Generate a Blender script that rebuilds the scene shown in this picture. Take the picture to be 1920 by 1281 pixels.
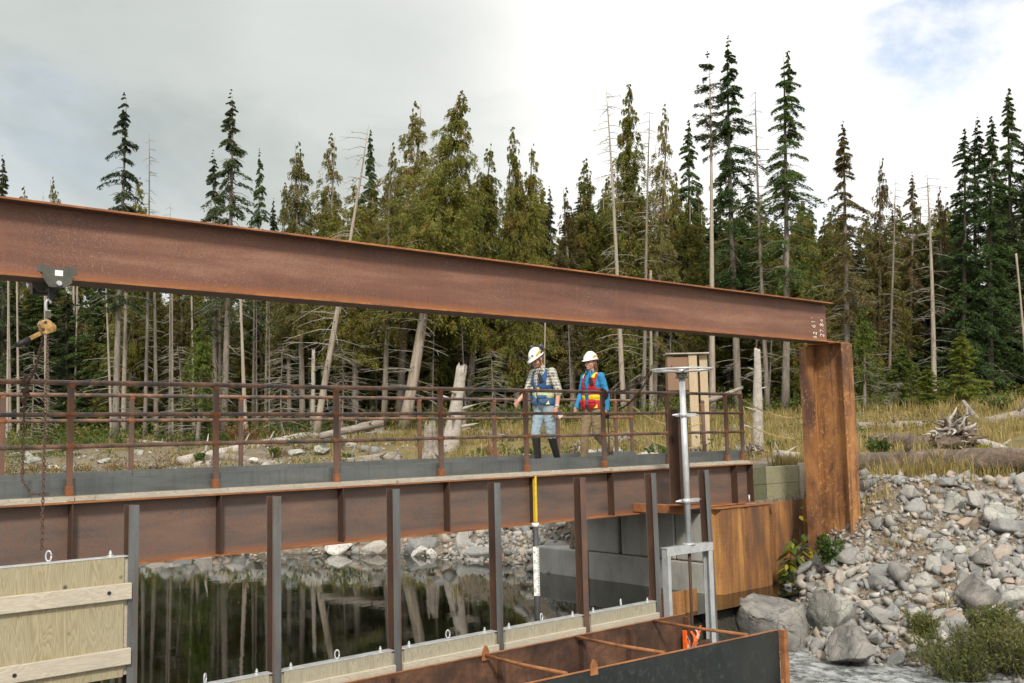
import bpy, bmesh, math, random
import numpy as np
from mathutils import Vector, Matrix, noise as mnoise

for o in list(bpy.data.objects): bpy.data.objects.remove(o)
scene = bpy.context.scene
col = scene.collection
R_ = math.radians

# ------------------------------------------------------------------ camera (35 mm lens, eye 0.51 m above the bridge flange)
F, CX, CY = 1867.0, 960.0, 640.5            # focal length and centre in pixels of the 1920 px photograph
YAW, PITCH, ROLL = R_(49.2), R_(5.47), R_(1.29)
CAM = np.array([0, 0, .51])
_f = np.array([math.cos(YAW)*math.cos(PITCH), math.sin(YAW)*math.cos(PITCH), math.sin(PITCH)])
_r = np.array([math.sin(YAW), -math.cos(YAW), 0.])
_u = np.cross(_r, _f)
CR = math.cos(ROLL)*_r - math.sin(ROLL)*_u
CU = math.sin(ROLL)*_r + math.cos(ROLL)*_u
cam_d = bpy.data.cameras.new('camera'); cam = bpy.data.objects.new('camera', cam_d); col.objects.link(cam)
cam_d.sensor_width = 36; cam_d.lens = 36*F/1920; cam_d.clip_start = .1; cam_d.clip_end = 3000
cam.matrix_world = Matrix(((CR[0], CU[0], -_f[0], CAM[0]), (CR[1], CU[1], -_f[1], CAM[1]), (CR[2], CU[2], -_f[2], CAM[2]), (0, 0, 0, 1)))
scene.camera = cam
def ray(px, py): return _f + CR*(px-CX)/F - CU*(py-CY)/F
def on_y(px, py, Y): d = ray(px, py); return CAM + d*(Y/d[1])
def project(P):
    d = np.asarray(P, float)-CAM; z = d@_f
    return CX+F*(d@CR)/z, CY-F*(d@CU)/z, z

# ------------------------------------------------------------------ sky, sun, exposure
SUN_AZ, SUN_EL = R_(234), R_(41)            # direction TO the sun measured from +X, behind and to the left of the camera
W = bpy.data.worlds.new('World'); scene.world = W; W.use_nodes = True
wn = W.node_tree; wn.nodes.clear()
def N(nt, t, **k):
    n = nt.nodes.new(t)
    for a, b in k.items():
        if a == 'ins':
            for i, v in b.items(): n.inputs[i].default_value = v
        else: setattr(n, a, b)
    return n
def L(nt, a, b): nt.links.new(a, b)
def ramp(nt, fac, stops, interp='LINEAR'):
    r = nt.nodes.new('ShaderNodeValToRGB'); r.color_ramp.interpolation = interp
    e = r.color_ramp.elements
    while len(e) < len(stops): e.new(.5)
    for q, (p, c) in zip(e, stops):
        q.position = p; q.color = (c, c, c, 1) if isinstance(c, (int, float)) else (*c[:3], 1)
    if fac is not None: L(nt, fac, r.inputs[0])
    return r.outputs[0]
def math_(nt, op, a, b=None, c=None, clamp=False):
    n = nt.nodes.new('ShaderNodeMath'); n.operation = op; n.use_clamp = clamp
    for i, v in enumerate((a, b, c)):
        if v is None: continue
        if isinstance(v, (int, float)): n.inputs[i].default_value = v
        else: L(nt, v, n.inputs[i])
    return n.outputs[0]
def mixc(nt, fac, a, b, blend='MIX'):
    n = nt.nodes.new('ShaderNodeMix'); n.data_type = 'RGBA'; n.blend_type = blend
    for s, v in ((n.inputs[0], fac), (n.inputs[6], a), (n.inputs[7], b)):
        if isinstance(v, (int, float)): s.default_value = v
        elif isinstance(v, (tuple, list)): s.default_value = (*v[:3], 1)
        else: L(nt, v, s)
    return n.outputs[2]
def noise(nt, vec, scale, detail=4, rough=.55, dist=0.):
    n = N(nt, 'ShaderNodeTexNoise', ins={'Scale': scale, 'Detail': detail, 'Roughness': rough, 'Distortion': dist})
    if vec is not None: L(nt, vec, n.inputs['Vector'])
    return n.outputs[0]
def sky_world():
    nt = wn
    sky = N(nt, 'ShaderNodeTexSky', sky_type='NISHITA'); sky.sun_disc = False
    sky.sun_elevation = SUN_EL; sky.sun_rotation = math.pi/2-SUN_AZ
    bg1 = N(nt, 'ShaderNodeBackground', ins={1: .12}); L(nt, sky.outputs[0], bg1.inputs[0])
    tc = N(nt, 'ShaderNodeTexCoord'); vec = tc.outputs['Generated']
    mp = N(nt, 'ShaderNodeMapping', ins={'Scale': (1, 1, 1.9), 'Location': (3.1, .4, 0)}); L(nt, vec, mp.inputs[0])
    big = noise(nt, mp.outputs[0], 1.7, 6, .55, .4)
    med = noise(nt, mp.outputs[0], 4.5, 7, .6, .3)
    def lobe(px, py, near, far):                               # one cloud mass or opening, by direction in the sky
        d = ray(px, py); d = d/np.linalg.norm(d)
        dn = N(nt, 'ShaderNodeVectorMath', operation='DOT_PRODUCT'); L(nt, vec, dn.inputs[0]); dn.inputs[1].default_value = tuple(d)
        wob = math_(nt, 'MULTIPLY_ADD', med, .02, -.01)
        return ramp(nt, math_(nt, 'ADD', dn.outputs['Value'], wob), [(math.cos(R_(far)), 0), (math.cos(R_(near)), 1)], 'EASE')
    grey = math_(nt, 'MAXIMUM', lobe(120, 10, 2, 20), math_(nt, 'MULTIPLY', lobe(480, 50, 1, 18), .85))
    grey = math_(nt, 'MULTIPLY', grey, ramp(nt, big, [(.3, .75), (.65, 1)]))
    tone = math_(nt, 'ADD', math_(nt, 'MULTIPLY', grey, .85), ramp(nt, big, [(.52, 0), (.8, .45)]), clamp=True)
    cloud = mixc(nt, tone, (.70, .695, .675), (.275, .305, .292))
    hole = math_(nt, 'MULTIPLY', lobe(1785, -12, .3, 4.4), ramp(nt, med, [(.30, 0), (.55, 1)]))
    low = math_(nt, 'MULTIPLY', math_(nt, 'MAXIMUM', lobe(120, 370, 1, 8), lobe(1560, 330, .5, 5)), ramp(nt, med, [(.4, 0), (.7, .4)]))
    gen = math_(nt, 'MULTIPLY', ramp(nt, med, [(.62, 0), (.76, 1)]), .4)
    hole = math_(nt, 'MAXIMUM', math_(nt, 'MAXIMUM', hole, low), math_(nt, 'MULTIPLY', gen, ramp(nt, big, [(.3, 1), (.42, 0)])))
    bg2 = N(nt, 'ShaderNodeBackground', ins={1: 1.0}); L(nt, cloud, bg2.inputs[0])
    mx = N(nt, 'ShaderNodeMixShader'); L(nt, math_(nt, 'MULTIPLY', hole, .72), mx.inputs[0]); L(nt, bg2.outputs[0], mx.inputs[1]); L(nt, bg1.outputs[0], mx.inputs[2])
    out = N(nt, 'ShaderNodeOutputWorld'); L(nt, mx.outputs[0], out.inputs[0])
sky_world()
sd = bpy.data.lights.new('sun', 'SUN'); sun = bpy.data.objects.new('sun', sd); col.objects.link(sun)
sd.energy = 2.2; sd.angle = R_(9); sd.color = (1, .93, .82)
_sv = Vector((math.cos(SUN_AZ)*math.cos(SUN_EL), math.sin(SUN_AZ)*math.cos(SUN_EL), math.sin(SUN_EL)))
sun.rotation_euler = (-_sv).to_track_quat('-Z', 'Y').to_euler()
scene.view_settings.view_transform = 'Standard'; scene.view_settings.look = 'None'
scene.view_settings.exposure = 0.72; scene.view_settings.gamma = 1
scene.cycles.max_bounces = 4; scene.cycles.diffuse_bounces = 2; scene.cycles.glossy_bounces = 2; scene.cycles.transmission_bounces = 2; scene.cycles.adaptive_threshold = .02

# ------------------------------------------------------------------ mesh helpers
def link(o, parent=None):
    col.objects.link(o)
    if parent is not None: o.parent = parent
    return o
def origin(o):
    p = Vector((0, 0, 0))
    while o is not None: p += o.location; o = o.parent
    return p
def tag(o, label=None, cat=None, group=None, kind=None):
    if label: o['label'] = label
    if cat: o['category'] = cat
    if group: o['group'] = group
    if kind: o['kind'] = kind
    return o
def thing(name, label, cat, loc=(0, 0, 0), group=None, rz=0.):
    o = bpy.data.objects.new(name, None); o.empty_display_size = .1
    o.location = loc; o.rotation_euler.z = rz
    return tag(link(o), label, cat, group)
def np_mesh(name, v, f, mats=(), smooth=False, mi=None):
    v = np.asarray(v, np.float32); f = np.asarray(f, np.int32)
    me = bpy.data.meshes.new(name); n, k = f.shape
    me.vertices.add(len(v)); me.vertices.foreach_set('co', v.ravel())
    me.loops.add(n*k); me.loops.foreach_set('vertex_index', f.ravel())
    me.polygons.add(n); me.polygons.foreach_set('loop_start', np.arange(0, n*k, k, dtype=np.int32))
    if smooth: me.polygons.foreach_set('use_smooth', np.ones(n, bool))
    if mi is not None: me.polygons.foreach_set('material_index', np.asarray(mi, np.int32))
    me.update(calc_edges=True); me.validate()
    for m in mats: me.materials.append(m)
    return me
def frame(d, up=Vector((0, 0, 1))):
    d = Vector(d).normalized(); a = d.cross(up)
    if a.length < 1e-4: a = d.cross(Vector((1, 0, 0)))
    a.normalize(); return a, a.cross(d).normalized(), d
class MB:
    def __init__(s): s.v = []; s.f = []; s.m = []; s.sm = []
    def add(s, v, f, mi=0, smooth=False):
        b = len(s.v); s.v += [tuple(p) for p in v]
        for q in f: s.f.append([b+i for i in q]); s.m.append(mi); s.sm.append(smooth)
        return s
    def box(s, c, d, M=None, mi=0):
        v = []
        for x in (-.5, .5):
            for y in (-.5, .5):
                for z in (-.5, .5):
                    p = Vector((x*d[0], y*d[1], z*d[2]))
                    if M is not None: p = M @ p
                    v.append(p+Vector(c))
        return s.add(v, [(0, 1, 3, 2), (4, 6, 7, 5), (0, 4, 5, 1), (2, 3, 7, 6), (0, 2, 6, 4), (1, 5, 7, 3)], mi)
    def b2(s, lo, hi, mi=0): return s.box([(a+b)/2 for a, b in zip(lo, hi)], [b-a for a, b in zip(lo, hi)], None, mi)
    def tube(s, pts, r, n=10, mi=0, caps=True, smooth=True):
        pts = [Vector(p) for p in pts]; k = len(pts)
        r = [r]*k if isinstance(r, (int, float)) else list(r)
        v = []; f = []; A = None
        for i, p in enumerate(pts):
            d = (pts[min(i+1, k-1)]-pts[max(i-1, 0)])
            if d.length < 1e-9: d = pts[-1]-pts[0]+Vector((0, 0, 1e-6))
            d.normalize(); a = frame(d)[0] if A is None else (A-d*A.dot(d))
            a = a.normalized() if a.length > 1e-5 else frame(d)[0]
            b = d.cross(a)
            A = a
            for j in range(n):
                t = 2*math.pi*j/n; v.append(p+(a*math.cos(t)+b*math.sin(t))*r[i])
        for i in range(k-1):
            for j in range(n): f.append((i*n+j, i*n+(j+1) % n, (i+1)*n+(j+1) % n, (i+1)*n+j))
        s.add(v, f, mi, smooth)
        if caps:
            b0 = len(s.v)-k*n
            s.f.append([b0+j for j in range(n)][::-1]); s.m.append(mi); s.sm.append(False)
            s.f.append([b0+(k-1)*n+j for j in range(n)]); s.m.append(mi); s.sm.append(False)
        return s
    def prism(s, poly, o, U, V, Wd, ln, mi=0, mis=None):
        o, U, V, Wd = (Vector(q) for q in (o, U, V, Wd)); n = len(poly)
        v = [o+U*a+V*b for a, b in poly]+[o+U*a+V*b+Wd*ln for a, b in poly]
        fl = U.cross(V).dot(Wd) < 0
        ar = sum(poly[i][0]*poly[(i+1) % n][1]-poly[(i+1) % n][0]*poly[i][1] for i in range(n))
        if ar < 0: fl = not fl
        f = [list(range(n))[::-1], list(range(n, 2*n))]+[[i, (i+1) % n, n+(i+1) % n, n+i] for i in range(n)]
        if fl: f = [q[::-1] for q in f]
        b = len(s.v); s.v += [tuple(p) for p in v]
        for i, q in enumerate(f):
            s.f.append([b+k for k in q]); s.m.append(mis[i-2] if (mis and i >= 2) else mi); s.sm.append(False)
        return s
    def ball(s, c, r, n=10, m=8, M=None, mi=0):
        r = (r, r, r) if isinstance(r, (int, float)) else r; v = []; f = []
        for i in range(m+1):
            ph = math.pi*i/m
            for j in range(n):
                t = 2*math.pi*j/n; p = Vector((r[0]*math.sin(ph)*math.cos(t), r[1]*math.sin(ph)*math.sin(t), r[2]*math.cos(ph)))
                v.append((M @ p if M is not None else p)+Vector(c))
        for i in range(m):
            for j in range(n): f.append((i*n+j, (i+1)*n+j, (i+1)*n+(j+1) % n, i*n+(j+1) % n))
        return s.add(v, f, mi, True)
    def lathe(s, prof, c, n=24, M=None, mi=0):
        v = []; f = []; k = len(prof)
        for r, z in prof:
            for j in range(n):
                t = 2*math.pi*j/n; p = Vector((r*math.cos(t), r*math.sin(t), z)); v.append((M @ p if M is not None else p)+Vector(c))
        for i in range(k-1):
            for j in range(n): f.append((i*n+j, i*n+(j+1) % n, (i+1)*n+(j+1) % n, (i+1)*n+j))
        return s.add(v, f, mi, True)
    def mesh(s, name, mats, off=None):
        me = bpy.data.meshes.new(name); o = off or Vector((0, 0, 0))
        me.from_pydata([(a-o[0], b-o[1], c-o[2]) for a, b, c in s.v], [], s.f)
        me.polygons.foreach_set('material_index', s.m); me.polygons.foreach_set('use_smooth', s.sm)
        for m in (mats if isinstance(mats, (list, tuple)) else [mats]): me.materials.append(m)
        me.update(); return me
    def build(s, name, mats, parent=None, local=False, bevel=0., at=None):
        """one mesh object; vertices given in world space unless local; at = its own origin (world)"""
        off = Vector((0, 0, 0)) if local else (origin(parent) if parent is not None else Vector((0, 0, 0)))
        loc = Vector((0, 0, 0))
        if at is not None: loc = Vector(at)-(off if not local else Vector((0, 0, 0))); off = Vector(at)
        o = bpy.data.objects.new(name, s.mesh(name, mats, off)); o.location = loc; link(o, parent)
        if bevel:
            b = o.modifiers.new('bevel', 'BEVEL'); b.width = bevel; b.segments = 2; b.limit_method = 'ANGLE'; b.angle_limit = R_(50)
        return o
def copy_of(o, parent=None, loc=None, name=None):
    c = o.copy(); link(c); c.parent = parent
    if loc is not None: c.location = loc
    return c
def copy_tree(o, loc, label=None, rz=None, scale=None):
    c = o.copy(); link(c); c.location = loc
    if rz is not None: c.rotation_euler = (0, 0, rz)
    if scale is not None: c.scale = scale
    if label: c['label'] = label
    for ch in o.children:
        k = ch.copy(); link(k, c)
        for g in ch.children:
            q = g.copy(); link(q, k)
    return c
def ipoly(d, b, tf, tw):
    """I section, u = across the flange, v = depth from 0 up to d"""
    B, T = b/2, tw/2
    return [(-B, 0), (B, 0), (B, tf), (T, tf), (T, d-tf), (B, d-tf), (B, d), (-B, d), (-B, d-tf), (-T, d-tf), (-T, tf), (-B, tf)]

# ------------------------------------------------------------------ materials
def new_mat(name):
    m = bpy.data.materials.new(name); m.use_nodes = True; nt = m.node_tree
    return m, nt, nt.nodes['Principled BSDF']
def coords(nt, scale=(1, 1, 1), rnd=True):
    tc = N(nt, 'ShaderNodeTexCoord'); mp = N(nt, 'ShaderNodeMapping', ins={'Scale': scale}); L(nt, tc.outputs['Object'], mp.inputs[0])
    if rnd:
        oi = N(nt, 'ShaderNodeObjectInfo'); m = math_(nt, 'MULTIPLY', oi.outputs['Random'], 37.)
        cb = N(nt, 'ShaderNodeCombineXYZ'); L(nt, m, cb.inputs[0]); L(nt, m, cb.inputs[1]); L(nt, m, cb.inputs[2]); L(nt, cb.outputs[0], mp.inputs['Location'])
    return mp.outputs[0]
def bump(nt, bs, h, strength, dist=.01):
    b = N(nt, 'ShaderNodeBump', ins={'Strength': strength, 'Distance': dist}); L(nt, h, b.inputs['Height']); L(nt, b.outputs[0], bs.inputs['Normal'])
def steel(name, stops, scale=3., stretch=(1, 1, 1), spots=None, spot_amt=.5, rough=.75, bumps=.35, metal=0., streak=None, streak_amt=.4, spot_scale=26, zrust=None):
    m, nt, bs = new_mat(name)
    v = coords(nt, stretch); v0 = coords(nt)
    a = noise(nt, v, scale, 6, .62, .3); fine = noise(nt, v0, 55, 4, .7)
    fac = math_(nt, 'ADD', math_(nt, 'MULTIPLY', a, .78), math_(nt, 'MULTIPLY', fine, .22))
    c = ramp(nt, fac, stops)
    if streak:
        sv = coords(nt, (9, 9, .45)); s = noise(nt, sv, 2.2, 5, .6)
        c = mixc(nt, math_(nt, 'MULTIPLY', ramp(nt, s, [(.5, 0), (.68, 1)]), streak_amt), c, streak)
    if spots:
        sp = noise(nt, v0, spot_scale, 5, .7); lg = noise(nt, v0, 2.3, 3, .5)
        k = math_(nt, 'MULTIPLY', ramp(nt, sp, [(.54, 0), (.64, 1)]), ramp(nt, lg, [(.38, 0), (.62, 1)]))
        c = mixc(nt, math_(nt, 'MULTIPLY', k, spot_amt), c, spots)
    if zrust:
        sx = N(nt, 'ShaderNodeSeparateXYZ'); tcz = N(nt, 'ShaderNodeTexCoord'); L(nt, tcz.outputs['Object'], sx.inputs[0])
        zz = math_(nt, 'ADD', sx.outputs[2], math_(nt, 'MULTIPLY_ADD', a, .16, -.08))
        mr = N(nt, 'ShaderNodeMapRange', ins={1: zrust[0], 2: zrust[1], 3: 1., 4: 0.}); L(nt, zz, mr.inputs[0])
        c = mixc(nt, math_(nt, 'MULTIPLY', mr.outputs[0], .75), c, zrust[2])
    L(nt, c, bs.inputs['Base Color']); bs.inputs['Metallic'].default_value = metal
    L(nt, ramp(nt, a, [(.3, rough-.12), (.7, min(1, rough+.1))]), bs.inputs['Roughness'])
    bump(nt, bs, math_(nt, 'ADD', fine, math_(nt, 'MULTIPLY', a, .5)), bumps, .004)
    return m
def plain(name, c, rough=.6, metal=0., var=.15, scale=12, bumps=.1, coat=0.):
    m, nt, bs = new_mat(name); v = coords(nt); a = noise(nt, v, scale, 4, .6)
    L(nt, mixc(nt, ramp(nt, a, [(.3, 0), (.7, 1)]), tuple(x*(1-var) for x in c), tuple(min(1, x*(1+var)) for x in c)), bs.inputs['Base Color'])
    bs.inputs['Roughness'].default_value = rough; bs.inputs['Metallic'].default_value = metal
    if bumps: bump(nt, bs, noise(nt, v, scale*5, 4, .7), bumps, .004)
    return m
M = {}
M['girder_web'] = steel('girder_web_steel', [(.34, (.080, .066, .061)), (.44, (.122, .086, .072)), (.54, (.165, .100, .074)), (.68, (.215, .13, .088))], 1.6, (.6, 1, 2.6), (.06, .034, .026), .6, .62, streak=(.12, .098, .09), spot_scale=45, zrust=(.01, .07, (.26, .105, .045)))
M['rust_edge'] = steel('orange_rust', [(.34, (.14, .056, .026)), (.48, (.27, .105, .038)), (.64, (.40, .17, .06))], 5, (.6, 1, 1), (.10, .04, .022), .5, .85)
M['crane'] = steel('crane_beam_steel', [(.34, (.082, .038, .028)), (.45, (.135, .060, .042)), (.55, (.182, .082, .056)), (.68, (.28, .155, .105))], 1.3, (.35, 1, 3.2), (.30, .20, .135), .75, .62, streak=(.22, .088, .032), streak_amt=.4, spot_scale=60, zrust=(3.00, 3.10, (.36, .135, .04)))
M['crane_under_shade'] = steel('crane_underside_painted_shade', [(.3, (.05, .028, .02)), (.6, (.10, .05, .032)), (.8, (.16, .075, .04))], 3, (.5, 1, 1), None, .5, .75)  # darker copy of the beam steel, paints shade onto the flange undersides
M['column'] = steel('column_rust', [(.36, (.085, .040, .024)), (.45, (.19, .084, .034)), (.53, (.31, .138, .046)), (.66, (.46, .225, .075))], 2.4, (1, 1, .55), (.52, .29, .12), .95, .85, .6, streak=(.075, .036, .022), streak_amt=.75, spot_scale=18)
M['sheet'] = steel('sheet_pile_rust', [(.36, (.080, .048, .034)), (.46, (.19, .085, .032)), (.54, (.33, .150, .046)), (.66, (.50, .26, .075))], 1.5, (2.4, 2.4, .30), (.10, .055, .03), .4, .85, .4, streak=(.12, .075, .055), streak_amt=.6)
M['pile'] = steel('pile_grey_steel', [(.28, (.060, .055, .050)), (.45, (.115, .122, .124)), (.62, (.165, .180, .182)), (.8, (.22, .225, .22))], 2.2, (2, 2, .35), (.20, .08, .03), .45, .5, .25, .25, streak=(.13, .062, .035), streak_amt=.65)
M['rust_shade'] = steel('rust_with_painted_shade', [(.3, (.030, .018, .013)), (.55, (.070, .034, .020)), (.8, (.15, .066, .03))], 3, (1, 1, .4), None, .5, .8)  # rust brown, darkened to paint shade into recesses and onto stiffeners
M['rail'] = steel('rail_mill_scale', [(.34, (.040, .040, .044)), (.45, (.085, .066, .060)), (.53, (.20, .105, .066)), (.68, (.36, .20, .13))], 3.5, (1.2, 1.2, 1.2), (.30, .22, .18), .55, .5, .3, .2, spot_scale=60)
M['post'] = steel('post_rusted_steel', [(.34, (.070, .050, .046)), (.5, (.125, .072, .052)), (.64, (.19, .085, .045)), (.8, (.30, .125, .05))], 4, (1, 1, .5), (.09, .07, .065), .4, .75)
M['weld'] = steel('weld_rust', [(.3, (.12, .05, .026)), (.55, (.25, .088, .032)), (.8, (.36, .14, .05))], 14, (1, 1, 1), None, .5, .9, .6)
M['toe'] = steel('toe_plate_steel', [(.3, (.085, .095, .096)), (.5, (.128, .142, .143)), (.7, (.17, .183, .182))], 2, (.5, 1, 3), (.19, .09, .045), .5, .45, .15, .35, streak=(.085, .098, .10), streak_amt=.6)
M['flume_in'] = steel('flume_inner_rust', [(.32, (.022, .012, .009)), (.46, (.065, .030, .018)), (.58, (.13, .060, .032)), (.74, (.25, .135, .075))], 2.6, (1, 1, 1.3), (.025, .014, .01), .9, .8, .5, streak=(.045, .024, .016), streak_amt=.5, spot_scale=16)
M['flume_out'] = steel('flume_outer_plate', [(.3, (.016, .019, .020)), (.5, (.028, .033, .034)), (.68, (.045, .048, .045)), (.82, (.12, .06, .035))], 1.6, (.7, 1, 1), (.11, .12, .115), .35, .42, .12, .3, streak=(.05, .042, .036), streak_amt=.4, spot_scale=14)
M['galv'] = steel('galvanised_steel', [(.3, (.42, .44, .45)), (.5, (.54, .56, .57)), (.75, (.64, .655, .66))], 9, (1, 1, .6), (.30, .31, .32), .3, .42, .1, .35)
M['chain'] = steel('chain_rust', [(.3, (.045, .03, .024)), (.55, (.11, .06, .04)), (.8, (.22, .12, .07))], 30, (1, 1, 1), None, .5, .7)
M['gold'] = plain('zinc_yellow_chain', (.52, .40, .17), .4, .4, .3, 60)
M['dark_steel'] = steel('dark_painted_steel', [(.3, (.050, .052, .044)), (.55, (.085, .088, .072)), (.8, (.13, .12, .09))], 7, (1, 1, 1), (.24, .12, .05), .5, .55)
M['black'] = plain('black_rubber', (.015, .015, .017), .6, 0, .3)
M['ochre'] = steel('hoist_ochre_paint', [(.36, (.15, .075, .025)), (.47, (.32, .18, .05)), (.62, (.50, .33, .12))], 16, (1, 1, 1), (.05, .028, .018), .85, .5)
M['white'] = plain('white_plastic', (.80, .80, .78), .35, 0, .04, 10, .03)
M['chalk'] = plain('chalk_mark', (.78, .72, .62), .95, 0, .1)
M['yellow'] = plain('yellow_paint', (.72, .50, .03), .6, 0, .15, 18)
M['orange'] = plain('orange_flagging', (.85, .13, .015), .5, 0, .2)
M['pink'] = plain('pink_flagging', (.80, .32, .22), .5, 0, .2)
def wood(name, c1, c2, c3, along='X', grain=14., knots=True, rough=.8, rings=1.):
    m, nt, bs = new_mat(name)
    st = {'X': (.9, 7, 7), 'Z': (7, 7, .9), 'Y': (7, .9, 7)}[along]
    v = coords(nt, st); v0 = coords(nt)
    w = noise(nt, v, 1.6*rings, 3, .5, 1.6); g = math_(nt, 'FRACT', math_(nt, 'MULTIPLY', w, grain))
    g = ramp(nt, g, [(0, .1), (.45, .65), (.8, 1), (1, .1)])
    fib = noise(nt, coords(nt, tuple(x*6 for x in st)), 3, 4, .6); lg = noise(nt, v0, 1.7, 4, .6)
    c = mixc(nt, g, c1, c2); c = mixc(nt, math_(nt, 'MULTIPLY', ramp(nt, fib, [(.4, 0), (.75, 1)]), .45), c, c3)
    c = mixc(nt, math_(nt, 'MULTIPLY', ramp(nt, lg, [(.42, 0), (.68, 1)]), .4), c, c3)
    if knots:
        vo = N(nt, 'ShaderNodeTexVoronoi', ins={'Scale': 2.6, 'Randomness': 1.}); L(nt, v0, vo.inputs['Vector'])
        c = mixc(nt, ramp(nt, vo.outputs['Distance'], [(.035, 1), (.075, 0)]), c, tuple(x*.25 for x in c1))
    L(nt, c, bs.inputs['Base Color']); bs.inputs['Roughness'].default_value = rough
    bump(nt, bs, math_(nt, 'ADD', g, fib), .25, .003)
    return m
M['ply'] = wood('plywood_face', (.235, .19, .10), (.40, .345, .215), (.33, .305, .215), 'Z', 15, True, .85, .50)
M['ply_wet'] = wood('weathered_plywood', (.25, .225, .155), (.41, .38, .285), (.32, .30, .235), 'Z', 14, False, .85, .6)
M['lumber'] = wood('pale_lumber', (.41, .355, .265), (.55, .49, .39), (.36, .33, .28), 'X', 8, True)
M['deck'] = wood('deck_timber', (.36, .32, .25), (.52, .47, .39), (.28, .255, .215), 'X', 8, False)
M['postwood'] = wood('fresh_post_timber', (.42, .31, .185), (.56, .44, .29), (.36, .30, .23), 'Z', 8, False)
M['treated'] = wood('treated_timber', (.19, .18, .095), (.33, .31, .19), (.24, .22, .15), 'X', 8, True)
M['treated_dark'] = wood('wet_treated_timber', (.085, .090, .045), (.145, .15, .085), (.10, .095, .06), 'X', 8, True)
M['oldboard'] = wood('weathered_board', (.15, .082, .05), (.29, .17, .105), (.24, .17, .12), 'X', 12, True)
def grey_wood(name, c1, c2, c3, sc=(3, 3, 3)):
    m, nt, bs = new_mat(name); v = coords(nt, sc); v0 = coords(nt)
    a = noise(nt, v, 2.2, 6, .65, .8); f = noise(nt, coords(nt, tuple(x*5 for x in sc)), 3, 4, .7)
    c = ramp(nt, math_(nt, 'ADD', math_(nt, 'MULTIPLY', a, .65), math_(nt, 'MULTIPLY', f, .35)), [(.32, c1), (.5, c2), (.7, c3)])
    L(nt, c, bs.inputs['Base Color']); bs.inputs['Roughness'].default_value = .9
    bump(nt, bs, math_(nt, 'ADD', a, f), .6, .02)
    return m
M['driftwood'] = grey_wood('driftwood', (.085, .070, .058), (.25, .215, .18), (.43, .39, .34), (1, 4, 4))
M['driftpale'] = grey_wood('bleached_driftwood', (.20, .17, .14), (.42, .38, .33), (.58, .54, .49), (1, 4, 4))
M['darklog'] = grey_wood('dark_fallen_log', (.035, .027, .021), (.12, .09, .066), (.30, .21, .155), (.7, 3, 3))
M['redwood'] = grey_wood('split_brown_wood', (.06, .03, .015), (.22, .115, .05), (.36, .22, .11), (4, 4, 1))
M['bark'] = grey_wood('grey_bark', (.11, .090, .074), (.22, .185, .155), (.34, .30, .255), (4, 4, .8))
M['bark_pale'] = grey_wood('pale_bare_trunk', (.20, .165, .13), (.36, .305, .245), (.50, .44, .37), (4, 4, .5))
M['bark_dark'] = grey_wood('dark_bark', (.035, .030, .025), (.085, .070, .058), (.15, .125, .105), (4, 4, .8))
M['twig'] = grey_wood('lichen_twigs', (.16, .145, .115), (.27, .25, .20), (.38, .36, .30), (3, 3, 3))
def leaf_mat(name, stops, trans=.35, rough=.6, patch=None):
    m, nt, bs = new_mat(name); nt.nodes.remove(bs)
    g = N(nt, 'ShaderNodeNewGeometry'); oi = N(nt, 'ShaderNodeObjectInfo'); tc = N(nt, 'ShaderNodeTexCoord')
    n = noise(nt, tc.outputs['Object'], 1.1, 3, .6)
    fac = math_(nt, 'ADD', math_(nt, 'MULTIPLY', g.outputs['Random Per Island'], .45), math_(nt, 'ADD', math_(nt, 'MULTIPLY', n, .45), math_(nt, 'MULTIPLY_ADD', oi.outputs['Random'], .3, -.1)))
    c = ramp(nt, fac, stops)
    if patch:
        p = noise(nt, tc.outputs['Object'], 1.0, 4, .65)
        c = mixc(nt, math_(nt, 'MULTIPLY', ramp(nt, p, [(.49, 0), (.64, 1)]), .6), c, patch)
    d = N(nt, 'ShaderNodeBsdfDiffuse'); t = N(nt, 'ShaderNodeBsdfTranslucent'); gl = N(nt, 'ShaderNodeBsdfGlossy', ins={'Roughness': rough})
    gl.inputs[0].default_value = (.3, .3, .3, 1)
    L(nt, c, d.inputs[0]); L(nt, c, t.inputs[0])
    x = N(nt, 'ShaderNodeMixShader', ins={0: trans}); L(nt, d.outputs[0], x.inputs[1]); L(nt, t.outputs[0], x.inputs[2])
    y = N(nt, 'ShaderNodeMixShader', ins={0: .05}); L(nt, x.outputs[0], y.inputs[1]); L(nt, gl.outputs[0], y.inputs[2])
    L(nt, y.outputs[0], nt.nodes['Material Output'].inputs[0])
    return m
M['spruce'] = leaf_mat('spruce_needles', [(.2, (.026, .052, .018)), (.5, (.062, .105, .030)), (.8, (.135, .185, .048))], .3)
M['spruce_dark'] = leaf_mat('dark_spruce_needles', [(.2, (.026, .042, .022)), (.5, (.056, .078, .034)), (.8, (.105, .125, .05))], .25)
M['cedar'] = leaf_mat('cedar_sprays', [(.2, (.072, .094, .018)), (.45, (.175, .195, .036)), (.8, (.32, .30, .062))], .45, patch=(.31, .185, .048))
M['cedar_pale'] = leaf_mat('pale_cedar_sprays', [(.2, (.11, .12, .035)), (.5, (.21, .20, .058)), (.8, (.32, .285, .09))], .45, patch=(.33, .205, .075))
M['brown_needles'] = leaf_mat('browning_needles', [(.2, (.070, .062, .022)), (.5, (.15, .115, .040)), (.8, (.25, .175, .062))], .38, patch=(.10, .125, .034))
M['bright_fir'] = leaf_mat('bright_fir_needles', [(.2, (.065, .105, .020)), (.5, (.135, .185, .030)), (.8, (.27, .28, .045))], .42)
M['grass'] = leaf_mat('dry_grass', [(.15, (.14, .15, .045)), (.4, (.33, .26, .095)), (.65, (.49, .375, .16)), (.85, (.60, .48, .25))], .35)
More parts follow.
